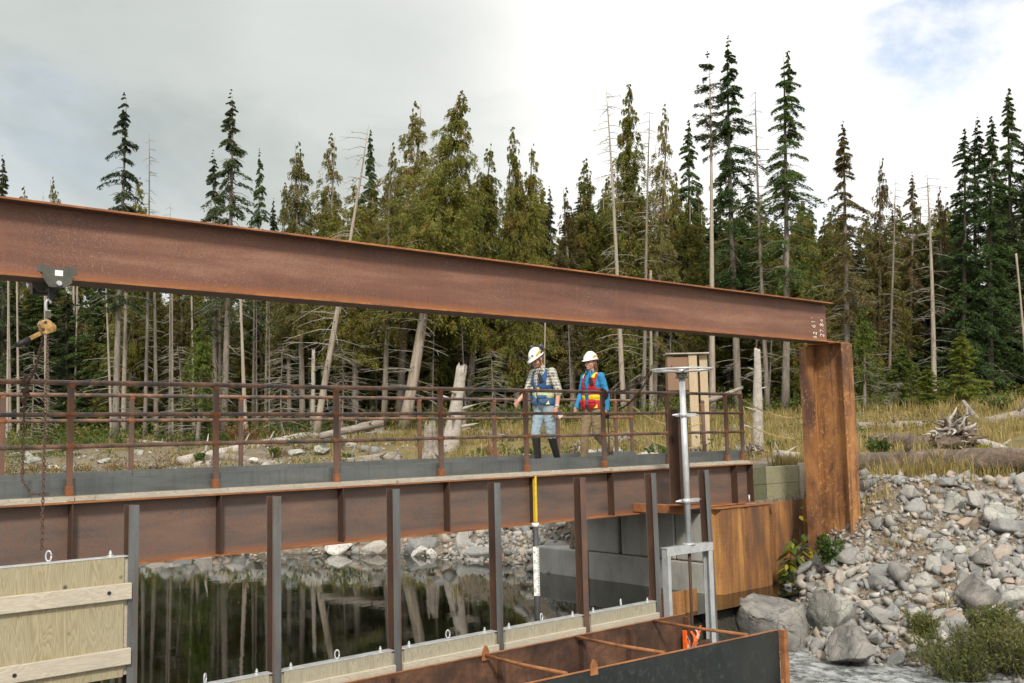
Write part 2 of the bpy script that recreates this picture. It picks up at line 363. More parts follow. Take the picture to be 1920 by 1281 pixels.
M['willow'] = leaf_mat('willow_leaves', [(.2, (.075, .10, .026)), (.5, (.17, .185, .052)), (.8, (.32, .28, .095))], .42)
M['shrub_green'] = leaf_mat('green_shrub_leaves', [(.2, (0.039, 0.077, 0.015)), (.5, (0.094, 0.149, 0.031)), (.8, (0.187, 0.209, 0.050))], .4)
M['shrub_red'] = leaf_mat('autumn_shrub_leaves', [(.2, (.085, .095, .022)), (.45, (.20, .125, .045)), (.8, (.30, .13, .06))], .4)
M['leaf_yellow'] = leaf_mat('yellow_leaves', [(.2, (.12, .17, .02)), (.45, (.34, .30, .025)), (.8, (.55, .36, .03))], .45)
def stone(name, island):
    m, nt, bs = new_mat(name); v0 = coords(nt)
    if island: r = N(nt, 'ShaderNodeNewGeometry').outputs['Random Per Island']
    else: r = N(nt, 'ShaderNodeObjectInfo').outputs['Random']
    base = ramp(nt, r, [(0, (.17, .18, .185)), (.22, (.28, .285, .285)), (.42, (.38, .36, .325)), (.55, (.22, .235, .245)), (.68, (.44, .415, .37)), (.80, (.40, .29, .215)), (.9, (.56, .55, .52)), (1, (.13, .145, .155))])
    a = noise(nt, v0, 5, 6, .65, .4); b = noise(nt, v0, 60, 4, .7); vein = noise(nt, v0, 2.4, 5, .6, 1.8)
    c = mixc(nt, ramp(nt, a, [(.35, .5), (.65, 0)]), base, (.15, .14, .12))
    c = mixc(nt, math_(nt, 'MULTIPLY', ramp(nt, vein, [(.54, 0), (.6, 1)]), .35), c, (.40, .34, .26))
    c = mixc(nt, math_(nt, 'MULTIPLY', ramp(nt, b, [(.5, 0), (.7, 1)]), .25), c, (.55, .54, .52))
    L(nt, c, bs.inputs['Base Color']); bs.inputs['Roughness'].default_value = .85
    bump(nt, bs, math_(nt, 'ADD', a, math_(nt, 'MULTIPLY', b, .4)), .55, .015)
    return m
M['stone'] = stone('bank_stone', False); M['stone_bits'] = stone('small_bank_stones', True)
def noise_vec(nt, v):
    n = N(nt, 'ShaderNodeTexNoise', ins={'Scale': 3., 'Detail': 4.}); L(nt, v, n.inputs['Vector'])
    a = N(nt, 'ShaderNodeVectorMath', operation='MULTIPLY_ADD'); L(nt, n.outputs['Color'], a.inputs[0]); a.inputs[1].default_value = (.5, .5, .5); L(nt, v, a.inputs[2]); return a.outputs[0]
def boulder_mat(name, c1, c2, c3):
    m, nt, bs = new_mat(name); v0 = coords(nt)
    a = noise(nt, v0, 2.6, 7, .65, .7); b = noise(nt, v0, 40, 4, .7); vein = noise(nt, v0, 1.6, 6, .6, 2.2)
    c = ramp(nt, a, [(.32, c1), (.5, c2), (.68, c3)])
    c = mixc(nt, math_(nt, 'MULTIPLY', ramp(nt, vein, [(.49, 0), (.5, 1), (.53, 0)]), .5), c, (.10, .10, .095))
    c = mixc(nt, math_(nt, 'MULTIPLY', ramp(nt, b, [(.5, 0), (.7, 1)]), .3), c, c3)
    cr = N(nt, 'ShaderNodeTexVoronoi', feature='DISTANCE_TO_EDGE', ins={'Scale': 3.2}); L(nt, noise_vec(nt, v0), cr.inputs['Vector'])
    crack = ramp(nt, cr.outputs['Distance'], [(0, 0), (.02, 1)])
    c = mixc(nt, math_(nt, 'MULTIPLY', math_(nt, 'SUBTRACT', 1., crack), .35), c, (.09, .085, .08))
    L(nt, c, bs.inputs['Base Color']); bs.inputs['Roughness'].default_value = .85
    bump(nt, bs, math_(nt, 'ADD', math_(nt, 'ADD', a, vein), math_(nt, 'ADD', math_(nt, 'MULTIPLY', b, .4), math_(nt, 'MULTIPLY', crack, .3))), .9, .04)
    return m
M['boulder'] = boulder_mat('grey_boulder', (.095, .10, .10), (.21, .20, .185), (.33, .305, .27))
M['boulder_pale'] = boulder_mat('pale_boulder', (.19, .205, .19), (.34, .34, .30), (.46, .445, .40))
M['boulder_white'] = boulder_mat('white_boulder', (.42, .40, .36), (.62, .59, .54), (.74, .72, .68))
def concrete():
    m, nt, bs = new_mat('cast_concrete'); v0 = coords(nt); a = noise(nt, v0, 1.9, 6, .6); b = noise(nt, v0, 45, 4, .7)
    st = noise(nt, coords(nt, (4, 4, .5)), 2.2, 6, .7)
    c = ramp(nt, a, [(.3, (.30, .295, .265)), (.5, (.40, .395, .36)), (.7, (.48, .47, .435))])
    c = mixc(nt, math_(nt, 'MULTIPLY', ramp(nt, st, [(.52, 0), (.75, 1)]), .5), c, (.17, .16, .13))
    L(nt, c, bs.inputs['Base Color']); bs.inputs['Roughness'].default_value = .9
    vo = noise(nt, v0, 90, 2, .5)
    bump(nt, bs, math_(nt, 'ADD', a, ramp(nt, vo, [(.28, 0), (.34, 1)])), .4, .008)
    return m
M['concrete'] = concrete()
# ------------------------------------------------------------------ terrain
POND_Z, STREAM_Z = -1.92, -2.50
POND = np.array([(12.2, 8.9), (12.2, 13.66), (12.68, 14.4), (12.1, 17.6), (11.0, 19.25), (8.5, 21.7), (7.3, 24.5), (5, 29), (0, 35), (-10, 44), (-30, 52), (-45, 40), (-20, 20), (-9, 12), (-7, 8.9)])
FILL = np.array([(13.7, 9.98), (13.7, 13.5), (15.5, 16), (17, 22), (60, 40), (80, 9.98)])
def poly_dist(P, x, y):
    """signed distance to polygon, negative inside"""
    d = np.full(x.shape, 1e9); ins = np.zeros(x.shape, bool); n = len(P)
    for i in range(n):
        a, b = P[i], P[(i+1) % n]; e = b-a
        t = np.clip(((x-a[0])*e[0]+(y-a[1])*e[1])/(e@e), 0, 1)
        d = np.minimum(d, np.hypot(x-a[0]-t*e[0], y-a[1]-t*e[1]))
        c = (a[1] > y) != (b[1] > y)
        with np.errstate(divide='ignore', invalid='ignore'):
            ins ^= c & (x < (b[0]-a[0])*(y-a[1])/(b[1]-a[1]+1e-12)+a[0])
    return np.where(ins, -d, d)
def sst(x, a, b): t = np.clip((x-a)/(b-a), 0, 1); return t*t*(3-2*t)
def wob(x, y): return (np.sin(x*.9+1.3*np.sin(y*.53))*np.cos(y*.77+.6*np.sin(x*.41))*.6+np.sin(x*2.3+y*1.1)*np.cos(y*2.9-x*.7)*.25+np.sin(x*5.1-y*3.3)*np.sin(y*4.7+x*1.9)*.15)
def Hgt(x, y):
    x = np.asarray(x, float); y = np.asarray(y, float)
    d = poly_dist(POND, x, y)
    up = np.interp(d, [-3, 0, 2, 8, 12, 20, 30, 60, 140, 600], [-2.9, -1.97, -1.42, -.40, .22, 1.0, 1.3, 2.4, 5.5, 14])
    up = up+wob(x, y)*np.interp(d, [-1, 0, 3, 10, 60], [0, .04, .16, .13, .3])
    dr = np.maximum(poly_dist(FILL, x, y), 0); fill = -.10-dr*1.32+wob(x*1.7, y*1.7)*.03
    upper = np.where((y > 9.97) & (x > 12.25), np.maximum(up, fill), up)
    upper = np.where((y > 9.70) & (y <= 9.97) & (x > 12.25), np.where(x < 15.2, -.72, np.maximum(up, -.2)), upper)
    upper = np.where((x > 12.25) & (x < 13.7) & (y > 9.70) & (y < 12.9), -.82, upper)
    toe = np.interp(y, [-20, 5.3, 6.6, 7.6, 8.6, 9.7], [12.5, 12.2, 12.15, 11.9, 12.4, 13.2]); cr = np.interp(y, [-20, 4, 6.9, 8.4, 9.7], [19, 17.6, 16.5, 15.0, 15.7])
    f = (x-toe)/(cr-toe)
    down = np.where(f < 0, np.maximum(-2.95, -2.62+f*1.2), np.where(f < 1, -2.62+2.25*f, -.37+np.minimum(.25, (x-cr)*.06)))
    down = down+wob(x*1.3, y*1.3)*np.where((f > 0), .09, .03)*np.clip(1.5-np.abs(f-.5)*.6, .3, 1)
    down = np.where(x < -3.5, np.minimum(.3, -2.9+(-3.5-x)*.55), down)
    down = np.where(x > cr, np.maximum(down, up), down)
    k = np.where(x < 15.2, (y > 9.70)*1., sst(y, 8.7, 10.6))
    lo = np.where((y < 8.9) & (x <= 12.25), down, np.where(x <= 12.25, upper, down*(1-k)+upper*k))
    return lo
_T = np.concatenate([np.arange(4, 60, .04), np.arange(60, 400, 1.)])
def ground(px, py):
    d = ray(px, py); P = CAM+_T[:, None]*d; b = np.nonzero(P[:, 2] < Hgt(P[:, 0], P[:, 1]))[0]
    return Vector(P[b[0]]) if len(b) else Vector(P[-1])
def at_depth(px, q, py=800.):
    d = ray(px, py); P = CAM+d*q; return Vector((P[0], P[1], float(Hgt(P[0:1], P[1:2])[0])))
def gz(x, y): return float(Hgt(np.array([x]), np.array([y]))[0])
def axis(segs):
    out = [segs[0][0]]
    for a, b, s in segs: out += list(np.linspace(a, b, max(2, int(round((b-a)/s))+1))[1:])
    return np.array(out)
def build_ground():
    X = axis([(-500, -60, 40), (-60, -5, 2.5), (-5, 10, .35), (10, 19, .13), (19, 40, .4), (40, 80, 2), (80, 600, 40)])
    Y = axis([(-300, -20, 40), (-20, 3, 1.5), (3, 9.5, .14), (9.5, 10.1, .06), (10.1, 30, .22), (30, 45, .5), (45, 90, 2), (90, 700, 40)])
    gx, gy = np.meshgrid(X, Y); z = Hgt(gx, gy)
    v = np.stack([gx, gy, z], -1).reshape(-1, 3); nx, ny = len(X), len(Y)
    i = (np.arange(ny-1)[:, None]*nx+np.arange(nx-1)[None]).ravel()
    f = np.stack([i, i+1, i+1+nx, i+nx], -1)
    m, nt, bs = new_mat('ground_cover')
    at = N(nt, 'ShaderNodeAttribute', attribute_name='cover'); sp = N(nt, 'ShaderNodeSeparateColor'); L(nt, at.outputs[0], sp.inputs[0])
    tc = N(nt, 'ShaderNodeTexCoord'); ob = tc.outputs['Object']
    g1 = noise(nt, ob, 9, 5, .7); g2 = noise(nt, ob, 38, 4, .7); g3 = noise(nt, ob, 1.3, 5, .6)
    vo = N(nt, 'ShaderNodeTexVoronoi', ins={'Scale': 15.}); L(nt, ob, vo.inputs['Vector'])
    vs = N(nt, 'ShaderNodeSeparateColor'); L(nt, vo.outputs['Color'], vs.inputs[0])
    grav = mixc(nt, .5, ramp(nt, g1, [(.3, (.115, .088, .060)), (.5, (.20, .155, .108)), (.7, (.30, .25, .185))]), ramp(nt, vs.outputs[0], [(0, (.12, .095, .068)), (.5, (.23, .185, .138)), (1, (.38, .335, .275))]))
    grass = ramp(nt, math_(nt, 'ADD', math_(nt, 'MULTIPLY', g2, .5), math_(nt, 'MULTIPLY', g3, .5)), [(.35, (.10, .10, .035)), (.5, (.22, .17, .065)), (.65, (.34, .26, .11))])
    duff = ramp(nt, g1, [(.3, (.022, .020, .012)), (.6, (.052, .042, .024)), (.8, (.085, .075, .035))])
    c = mixc(nt, sp.outputs[0], grav, grass); c = mixc(nt, sp.outputs[1], c, duff); c = mixc(nt, sp.outputs[2], c, (.045, .042, .030))
    L(nt, c, bs.inputs['Base Color']); bs.inputs['Roughness'].default_value = .95
    bump(nt, bs, math_(nt, 'ADD', math_(nt, 'ADD', g1, g2), ramp(nt, vo.outputs['Distance'], [(0, 1), (.6, 0)])), .8, .05)
    me = np_mesh('ground', v, f, [m], True)
    d = poly_dist(POND, gx, gy); q = gx*.653+gy*.757
    n = wob(gx*.8+3, gy*.8)
    lat = np.clip((gx*.757-gy*.653)/np.maximum(q, 5), -2, 2); gr = np.maximum(sst(d+n*2.5, 6.0, 10)*np.maximum(sst(lat+n*.06, -.24, -.10), .15), sst(q+n*2, 35, 39)*.35)*(gy > 9.9)+(gy <= 9.9)*sst(gx-np.interp(gy, [4, 9.6], [18.2, 15.8])+n*.5, -.2, .8)
    fo = sst(q+n*1.5, 39, 42); wet = sst(-z, 1.86, 1.99)*(gy > 8.8)+sst(-z, 2.35, 2.6)*(gy <= 8.8)
    a = me.color_attributes.new('cover', 'FLOAT_COLOR', 'POINT')
    a.data.foreach_set('color', np.stack([np.clip(gr, 0, 1), fo, np.clip(wet, 0, 1), np.ones_like(gr)], -1).astype(np.float32).ravel())
    o = link(bpy.data.objects.new('ground', me)); tag(o, 'gravel banks, dry grass clearing and forest floor', None, None, 'structure')
build_ground()
def water_mat(name, base, rough, bs_scale, strength, foam=False, aniso=(1, 1, 1)):
    m, nt, bs = new_mat(name); v = coords(nt, aniso, False)
    a = noise(nt, v, bs_scale, 3, .55, .3); b = noise(nt, v, bs_scale*5, 3, .6)
    bs.inputs['Base Color'].default_value = (*base, 1); bs.inputs['Roughness'].default_value = rough; bs.inputs['IOR'].default_value = 1.333
    bs.inputs['Specular IOR Level'].default_value = .75 if not foam else .5
    if foam:
        fz = noise(nt, coords(nt, (1.5, 1.1, 1), False), 4.5, 9, .78, .5)
        k = ramp(nt, fz, [(.40, .02), (.56, .45), (.72, .95)])
        L(nt, mixc(nt, k, base, (.74, .78, .78)), bs.inputs['Base Color']); L(nt, ramp(nt, fz, [(.45, rough), (.6, .7)]), bs.inputs['Roughness'])
    bump(nt, bs, math_(nt, 'ADD', a, math_(nt, 'MULTIPLY', b, .35)), strength, .05)
    return m
pw = MB(); pw.add([(p[0], p[1], POND_Z) for p in ((-60, 8.76), (14, 8.76), (14, 60), (-60, 60))], [(0, 1, 2, 3)])
tag(pw.build('pond_water', water_mat('still_pond_water', (.010, .013, .007), 0.015, 1.6, .022, False, (.5, 1.3, 1))), 'still dark pond mirroring the trees and the stony bank', None, None, 'structure')
def stream():
    X = np.arange(-6, 15, .09); Y = np.arange(-12, 8.74, .09); gx, gy = np.meshgrid(X, Y)
    z = STREAM_Z+.05*wob(gx*2.2, gy*1.1)+.025*wob(gx*6.1, gy*3.3+1)
    v = np.stack([gx, gy, z], -1).reshape(-1, 3); nx, ny = len(X), len(Y); i = (np.arange(ny-1)[:, None]*nx+np.arange(nx-1)[None]).ravel()
    me = np_mesh('stream_water', v, np.stack([i, i+1, i+1+nx, i+nx], -1), [water_mat('foaming_stream_water', (.035, .040, .034), .08, 5, .5, True)], True)
    tag(link(bpy.data.objects.new('stream_water', me)), 'foaming stream water below the weir', None, None, 'structure')
stream()

# ------------------------------------------------------------------ stones
def ico(sub):
    bm = bmesh.new(); bmesh.ops.create_icosphere(bm, subdivisions=sub, radius=1)
    v = np.array([p.co[:] for p in bm.verts]); bm.verts.index_update(); f = np.array([[q.index for q in t.verts] for t in bm.faces]); bm.free(); return v, f
ICO = {s: ico(s) for s in (1, 2, 3, 4)}
def rock_shape(rng, sub, cuts=11, lo=.32, hi=.8):
    v, f = ICO[sub]; v = v.copy()
    for _ in range(cuts):
        n = rng.normal(size=3); n /= np.linalg.norm(n); k = rng.uniform(lo, hi); e = v@n-k
        v -= np.maximum(e, 0)[:, None]*n
    v /= np.abs(v).max(); v *= np.array([rng.uniform(.9, 1.35), rng.uniform(.65, 1.0), rng.uniform(.45, .8)])
    v += rng.normal(size=v.shape)*.012
    return v, f
def rough_rock(seed, sub, cuts, amp, lo=.5, hi=.9):
    rng = np.random.default_rng(seed); v, f = rock_shape(rng, sub, cuts+4, .38, .8)
    for i in range(len(v)):
        p = Vector(v[i])*1.0+Vector((seed*3.1, 0, 0)); v[i] *= 1+amp*(mnoise.noise(p*1.8)*.5+abs(mnoise.noise(p*4.2))*.5+mnoise.noise(p*9)*.25+mnoise.noise(p*20)*.12)
    return v, f
rngS = np.random.default_rng(7)
def hull_rock(rng, n):
    """broken angular stone: the convex hull of a few points on a squashed block"""
    P = rng.normal(size=(n, 3)); P /= np.abs(P).max(1, keepdims=True)**.75*np.linalg.norm(P, axis=1, keepdims=True)**.25
    P *= rng.uniform(.8, 1.0, (n, 1))*np.array([rng.uniform(.95, 1.4), rng.uniform(.7, 1.0), rng.uniform(.5, .85)])
    bm = bmesh.new()
    for q in P: bm.verts.new(q)
    r = bmesh.ops.convex_hull(bm, input=bm.verts); bmesh.ops.delete(bm, geom=[g for g in r['geom_interior'] if isinstance(g, bmesh.types.BMVert)], context='VERTS')
    bmesh.ops.triangulate(bm, faces=bm.faces); bm.verts.index_update()
    v = np.array([q.co[:] for q in bm.verts]); f = np.array([[q.index for q in t.verts] for t in bm.faces]); bm.free(); return v, f
def worn(v, f):
    bm = bmesh.new(); vs = [bm.verts.new(q) for q in v]
    for t in f: bm.faces.new([vs[i] for i in t])
    bmesh.ops.bevel(bm, geom=list(bm.edges), offset=.07, segments=1, affect='EDGES', profile=.5); me = bpy.data.meshes.new('stone'); bm.to_mesh(me); bm.free(); me.materials.append(M['stone']); return me
ROCKS = [worn(*hull_rock(rngS, int(rngS.integers(11, 17)))) for _ in range(22)]
BITS = [hull_rock(rngS, 9) for _ in range(14)]
def rotm(rng, tilt=.5):
    a, b, c = rng.uniform(0, 6.283), rng.normal()*tilt, rng.normal()*tilt
    return np.array((Matrix.Rotation(a, 3, 'Z') @ Matrix.Rotation(b, 3, 'X') @ Matrix.Rotation(c, 3, 'Y')))
def scatter_stones():
    rng = np.random.default_rng(11); S = []
    def put(n, fx, smin, smax, power, grp):
        x, y = fx(n); s = smin*(smax/smin)**(rng.uniform(size=n)**power); z = Hgt(x, y)
        for i in range(n): S.append((x[i], y[i], z[i], s[i], grp))
    def slope(n):
        y = rng.uniform(1.5, 9.5, n); toe = np.interp(y, [-20, 5.3, 6.6, 7.6, 8.6, 9.7], [12.5, 12.2, 12.15, 11.9, 12.4, 13.2]); cr = np.interp(y, [-20, 4, 6.9, 8.4, 9.7], [19, 17.6, 16.5, 15.0, 15.7])
        f = rng.beta(1.15, 1.25, n)*1.18-.06; return toe+f*(cr-toe), y
    put(3600, slope, .05, .15, 1.4, 'a'); put(240, slope, .11, .24, 1.5, 'a'); put(4600, slope, .018, .055, 1.0, 'a')
    seg = POND[1:10]; ln = np.linalg.norm(np.diff(seg, axis=0), axis=1); cum = np.concatenate([[0], np.cumsum(ln)])
    def shore(n):
        t = rng.uniform(0, 1, n)**1.15*cum[-1]*.8; k = np.clip(np.searchsorted(cum, t)-1, 0, len(ln)-1); u = (t-cum[k])/ln[k]
        p = seg[k]+(seg[k+1]-seg[k])*u[:, None]; e = (seg[k+1]-seg[k])/ln[k][:, None]; nrm = np.stack([e[:, 1], -e[:, 0]], -1)
        off = rng.gamma(1.5, 3.0, n)-.3; p = p+nrm*off[:, None]; return p[:, 0], p[:, 1]
    put(1500, shore, .06, .34, 2.2, 'b'); put(3600, shore, .02, .08, 1.0, 'b')
    put(800, lambda n: (rng.uniform(12.2, 14.6, n), rng.uniform(13.3, 17.0, n)), .025, .13, 1.4, 'c')
    S[:] = [(x, y, z, r, 'b') if g == 'c' else ((x, y, z, r, g)) for x, y, z, r, g in S if not (g == 'b' and x > 13.6 and y < 14.5)]
    keep = []
    for s in S:
        x, y, z, r, g = s
        if 12.0 < x < 15.3 and 9.45 < y < 10.05: continue
        if 12.1 < x < 13.7 and 9.6 < y < 12.9: continue
        if g == 'a' and r > .06 and y > 7.2 and x > 13.9 and rng.random() < .6-.25*(x > 15.6): continue
        if 13.9 < x < 14.8 and 8.2 < y < 9.4 and r > .1: continue
        u, w, q = project((x, y, z))
        keep.append((r/q*F if (-60 < u < 1980 and -60 < w < 1340 and q > 0) else 0, s))
    keep.sort(key=lambda t: -t[0])
    lab = {'a': ('broken grey riprap stone on the sloping bank right of the rusty sheet piles', 'riprap stones on the right bank'), 'b': ('loose stone on the gravel shore beyond the pond', 'stones along the far pond shore')}
    cnt = {'a': 0, 'b': 0}; lim = {'a': 200, 'b': 80}; bits = {'a': [], 'b': []}
    for pxs, (x, y, z, r, g) in keep:
        if cnt[g] < lim[g] and pxs > 0:
            o = bpy.data.objects.new('stone', ROCKS[rng.integers(len(ROCKS))]); link(o); cnt[g] += 1
            o.location = (x, y, z+r*.22); o.scale = (r, r, r); o.rotation_euler = (rng.normal()*.35, rng.normal()*.35, rng.uniform(0, 6.28))
            u, w, q = project((x, y, z))
            if g == 'a': lbl = ('larger ' if r > .12 else '')+'riprap stone '+('high on' if z > -1.1 else 'halfway up' if z > -1.8 else 'low on')+' the right bank '+('by the column' if u < 1660 else 'in its middle' if u < 1800 else 'near the right edge')
            else: lbl = ('larger ' if r > .15 else '')+'stone on the far shore '+('left of the second pile' if u < 500 else 'between second and fourth pile' if u < 925 else 'near the concrete blocks')+(' at the waterline' if z < -1.75 else ' above the waterline' if z < -.6 else ' up in the grass')
            tag(o, lbl, 'stone', lab[g][1])
        elif pxs > .6: bits[g].append((x, y, z, r))
    for g, nm, lb in (('a', 'small_stones', 'small broken stones filling the riprap bank'), ('b', 'shore_stones', 'small stones and gravel along the pond shore')):
        V = []; Fc = []; b = 0
        for x, y, z, r in bits[g]:
            v, f = BITS[rng.integers(len(BITS))]; w = (v*r)@rotm(rng).T+np.array([x, y, z+r*.25]); V.append(w); Fc.append(f+b); b += len(v)
        tag(link(bpy.data.objects.new(nm, np_mesh(nm, np.concatenate(V), np.concatenate(Fc), [M['stone_bits']]))), lb, 'stones', None, 'stuff')
scatter_stones()
def boulder(px, py, size, label, mat, seed, sub=4, amp=.12, sink=.25, rz=0., loc=None, group=None):
    p = Vector(loc) if loc is not None else ground(px, py); v, f = rough_rock(seed, sub, 9, amp)
    k = np.abs(v).max(0); v = v/k*np.array(size)/2
    o = link(bpy.data.objects.new('boulder', np_mesh('boulder', v, f, [M[mat]], False)))
    o.location = p+Vector((0, 0, size[2]*(.5-sink))); o.rotation_euler.z = rz
    return tag(o, label, 'boulder', group)
def pz(px, py, z): d = ray(px, py); return Vector(CAM+d*((z-CAM[2])/d[2]))
b0 = pz(1462, 1225, -2.55); boulder(0, 0, (1.45, 1.15, 1.3), 'biggest rounded grey boulder beside the foot of the rusty sheet piles', 'boulder', 4, loc=b0+Vector((.20, .15, -.1)), sink=.2, rz=.5)
b1 = pz(1565, 1195, -2.3); boulder(0, 0, (.95, .85, .95), 'pale greenish white boulder leaning against the biggest grey boulder', 'boulder_pale', 9, loc=b1+Vector((.42, .2, -.18)), sink=.18, rz=1.2)
b2 = pz(1610, 1262, -2.6); boulder(0, 0, (1.05, .8, .62), 'low grey boulder lying in the stream edge', 'boulder', 21, loc=b2+Vector((.1, .15, 0)), sink=.1, rz=.3)
for px, py, s, sd, mt, lb in ((1785, 960, (.42, .4, .42), 31, 'boulder_pale', 'squarish pale boulder high on the riprap slope'), (1880, 985, (.55, .5, .42), 32, 'boulder_pale', 'broad tan boulder near the right edge of the riprap slope'),
        (1835, 1130, (.85, .7, .5), 33, 'boulder', 'wide grey boulder half hidden behind the willow shrub'), (1690, 1090, (.5, .42, .38), 34, 'boulder', 'grey block of rock in the middle of the riprap slope'), (1545, 1120, (.34, .3, .24), 36, 'boulder', 'small grey boulder just above the pale greenish boulder'),
        (1840, 1060, (.5, .45, .35), 37, 'boulder', 'smooth grey rock on the right part of the riprap slope'), (1640, 985, (.26, .24, .2), 38, 'boulder', 'grey rock just right of the column foot'), (1900, 1140, (.5, .4, .4), 39, 'boulder_pale', 'tan boulder at the right picture edge behind the willow')):
    boulder(px, py, s, lb, mt, sd, 3)
for px, py, s, sd, mt, lb in ((152, 818, (.85, .6, .34), 41, 'boulder_white', 'white flat boulder on the far bank between the left handrail posts'), (556, 853, (.55, .5, .40), 42, 'boulder_pale', 'pale boulder beside the driftwood log, left of a pair'),
        (600, 853, (.8, .6, .44), 43, 'boulder_pale', 'larger pale boulder beside the driftwood log, right of a pair'), (632, 1036, (.85, .6, .5), 44, 'boulder_white', 'big white boulder at the pond edge under the bridge girder'),
        (784, 1046, (.48, .4, .34), 45, 'boulder_white', 'white boulder mirrored in the pond between two steel piles'), (812, 1044, (.28, .25, .24), 46, 'boulder_white', 'small white boulder next to the mirrored white boulder'), (1010, 975, (.3, .25, .2), 47, 'boulder', 'grey rock on the bank behind the water gauge')):
    boulder(px, py, s, lb, mt, sd, 3)
for px, py, s, sd, mt, lb in ((60, 868, (.6, .45, .3), 51, 'boulder_pale', 'pale low boulder beside the hanging tail chain'), (100, 880, (.45, .4, .25), 52, 'boulder_white', 'small white boulder left of the first near handrail post'), (195, 868, (.5, .4, .28), 53, 'boulder_pale', 'pale boulder between the first two near handrail posts'), (290, 880, (.55, .45, .3), 54, 'boulder', 'grey boulder left of the long pale driftwood log'),
        (262, 850, (.6, .4, .3), 55, 'boulder_pale', 'flat tan boulder on the gravel left of the reddish bush'), (700, 850, (.4, .35, .25), 56, 'boulder_white', 'small white boulder left of the big rooted stump'), (475, 868, (.4, .35, .24), 57, 'boulder_white', 'small white boulder under the pale driftwood log')):
    boulder(px, py, s, lb, mt, sd, 3)

# ------------------------------------------------------------------ trees
def quads(c, d, w):
    v = np.stack([c-d, c+w, c+d, c-w], 1).reshape(-1, 3); return v, np.arange(len(v)).reshape(-1, 4)
def nrm(a): return a/np.maximum(np.linalg.norm(a, axis=-1, keepdims=True), 1e-6)
def crown(rng, H, bare, R, style, nb, nl):
    """foliage of a conifer of height H: nb boughs, nl small sprays on each, gathered in clumps"""
    t = rng.uniform(0.0, 1, nb)**(.85 if style != 'cedar' else .8)
    if style in ('spruce', 'sparse', 'fir', 'tuft'): lv = max(8, int(H*(1-bare)/(.42 if style != 'fir' else .2))); t = np.clip(((np.round(t*lv)+rng.normal(size=nb)*.22)/lv), .0, 1)**1.25; nt_ = max(6, nb//9); t[:nt_] = rng.uniform(0, .16, nt_)
    z0 = H*(1-t*(1-bare))
    az = rng.uniform(0, 6.283, nb)
    if style == 'cedar': prof = np.minimum(1, 1.22*t**.84)*(1-.10*t)
    elif style == 'tuft': prof = np.minimum(1, 2.2*t**.8)
    else: prof = np.minimum(1.0, 1.14*t**.84)*(1-.18*np.clip(t-.75, 0, 1)/.25)
    lob = 1+.25*np.sin(az*2+rng.uniform(0, 6))*np.sin(z0*1.1+rng.uniform(0, 6))
    Lb = R*prof*rng.uniform(.42, 1.2, nb)*lob+.035
    b = np.repeat(np.arange(nb), nl); L_ = Lb[b]
    if style == 'cedar':
        K = 6; sk = rng.uniform(.10, 1.05, (nb, K)); uk = rng.normal(size=(nb, K))*.6; k = rng.integers(0, K, nb*nl)
        s = np.clip(sk[b, k]+rng.normal(size=b.size)*.06, .02, 1.12); u = uk[b, k]+rng.normal(size=b.size)*.13
    else:
        s = rng.uniform(.06, 1.06, b.size)**.8; u = rng.normal(size=b.size)*.55
    ax = np.stack([np.cos(az), np.sin(az), 0*az], -1)[b]; sd = np.stack([-np.sin(az), np.cos(az), 0*az], -1)[b]
    rise, droop, hang = {'spruce': (.12, .48, .07), 'cedar': (.34, .60, .17), 'tuft': (.25, .3, .08), 'sparse': (.02, .42, .06), 'fir': (.12, .22, .05)}[style]
    zz = z0[b]+L_*(rise*s-droop*s*s+.16*np.maximum(s-.75, 0))-np.abs(u)*L_*.10*(1-.4*s)-np.abs(rng.normal(size=b.size))*hang*np.minimum(1, .15+t[b]*4)
    lat = u*np.minimum((.42 if style == 'cedar' else .30)*L_, .5)*(1-.65*s)
    c = ax*(s*L_)[:, None]+sd*lat[:, None]; c[:, 2] = zz
    dn = {'spruce': .45, 'cedar': 1.3, 'tuft': .4, 'sparse': .55, 'fir': .2}[style]
    d = nrm(ax*.8+sd*(np.sign(u)*.7)[:, None]+np.array([0, 0, -dn])+rng.normal(size=c.shape)*.45)
    w = nrm(np.cross(d, rng.normal(size=c.shape)))
    tipf = .30+.70*np.minimum(1, t[b]*5); ced = style == 'cedar'; ln = (rng.uniform(.035, .085, b.size) if ced else rng.uniform(.055, .12, b.size))*tipf; wd = (rng.uniform(.010, .020, b.size) if ced else rng.uniform(.012, .025, b.size))*(.5+.5*tipf)
    return quads(c, d*ln[:, None], w*wd[:, None])
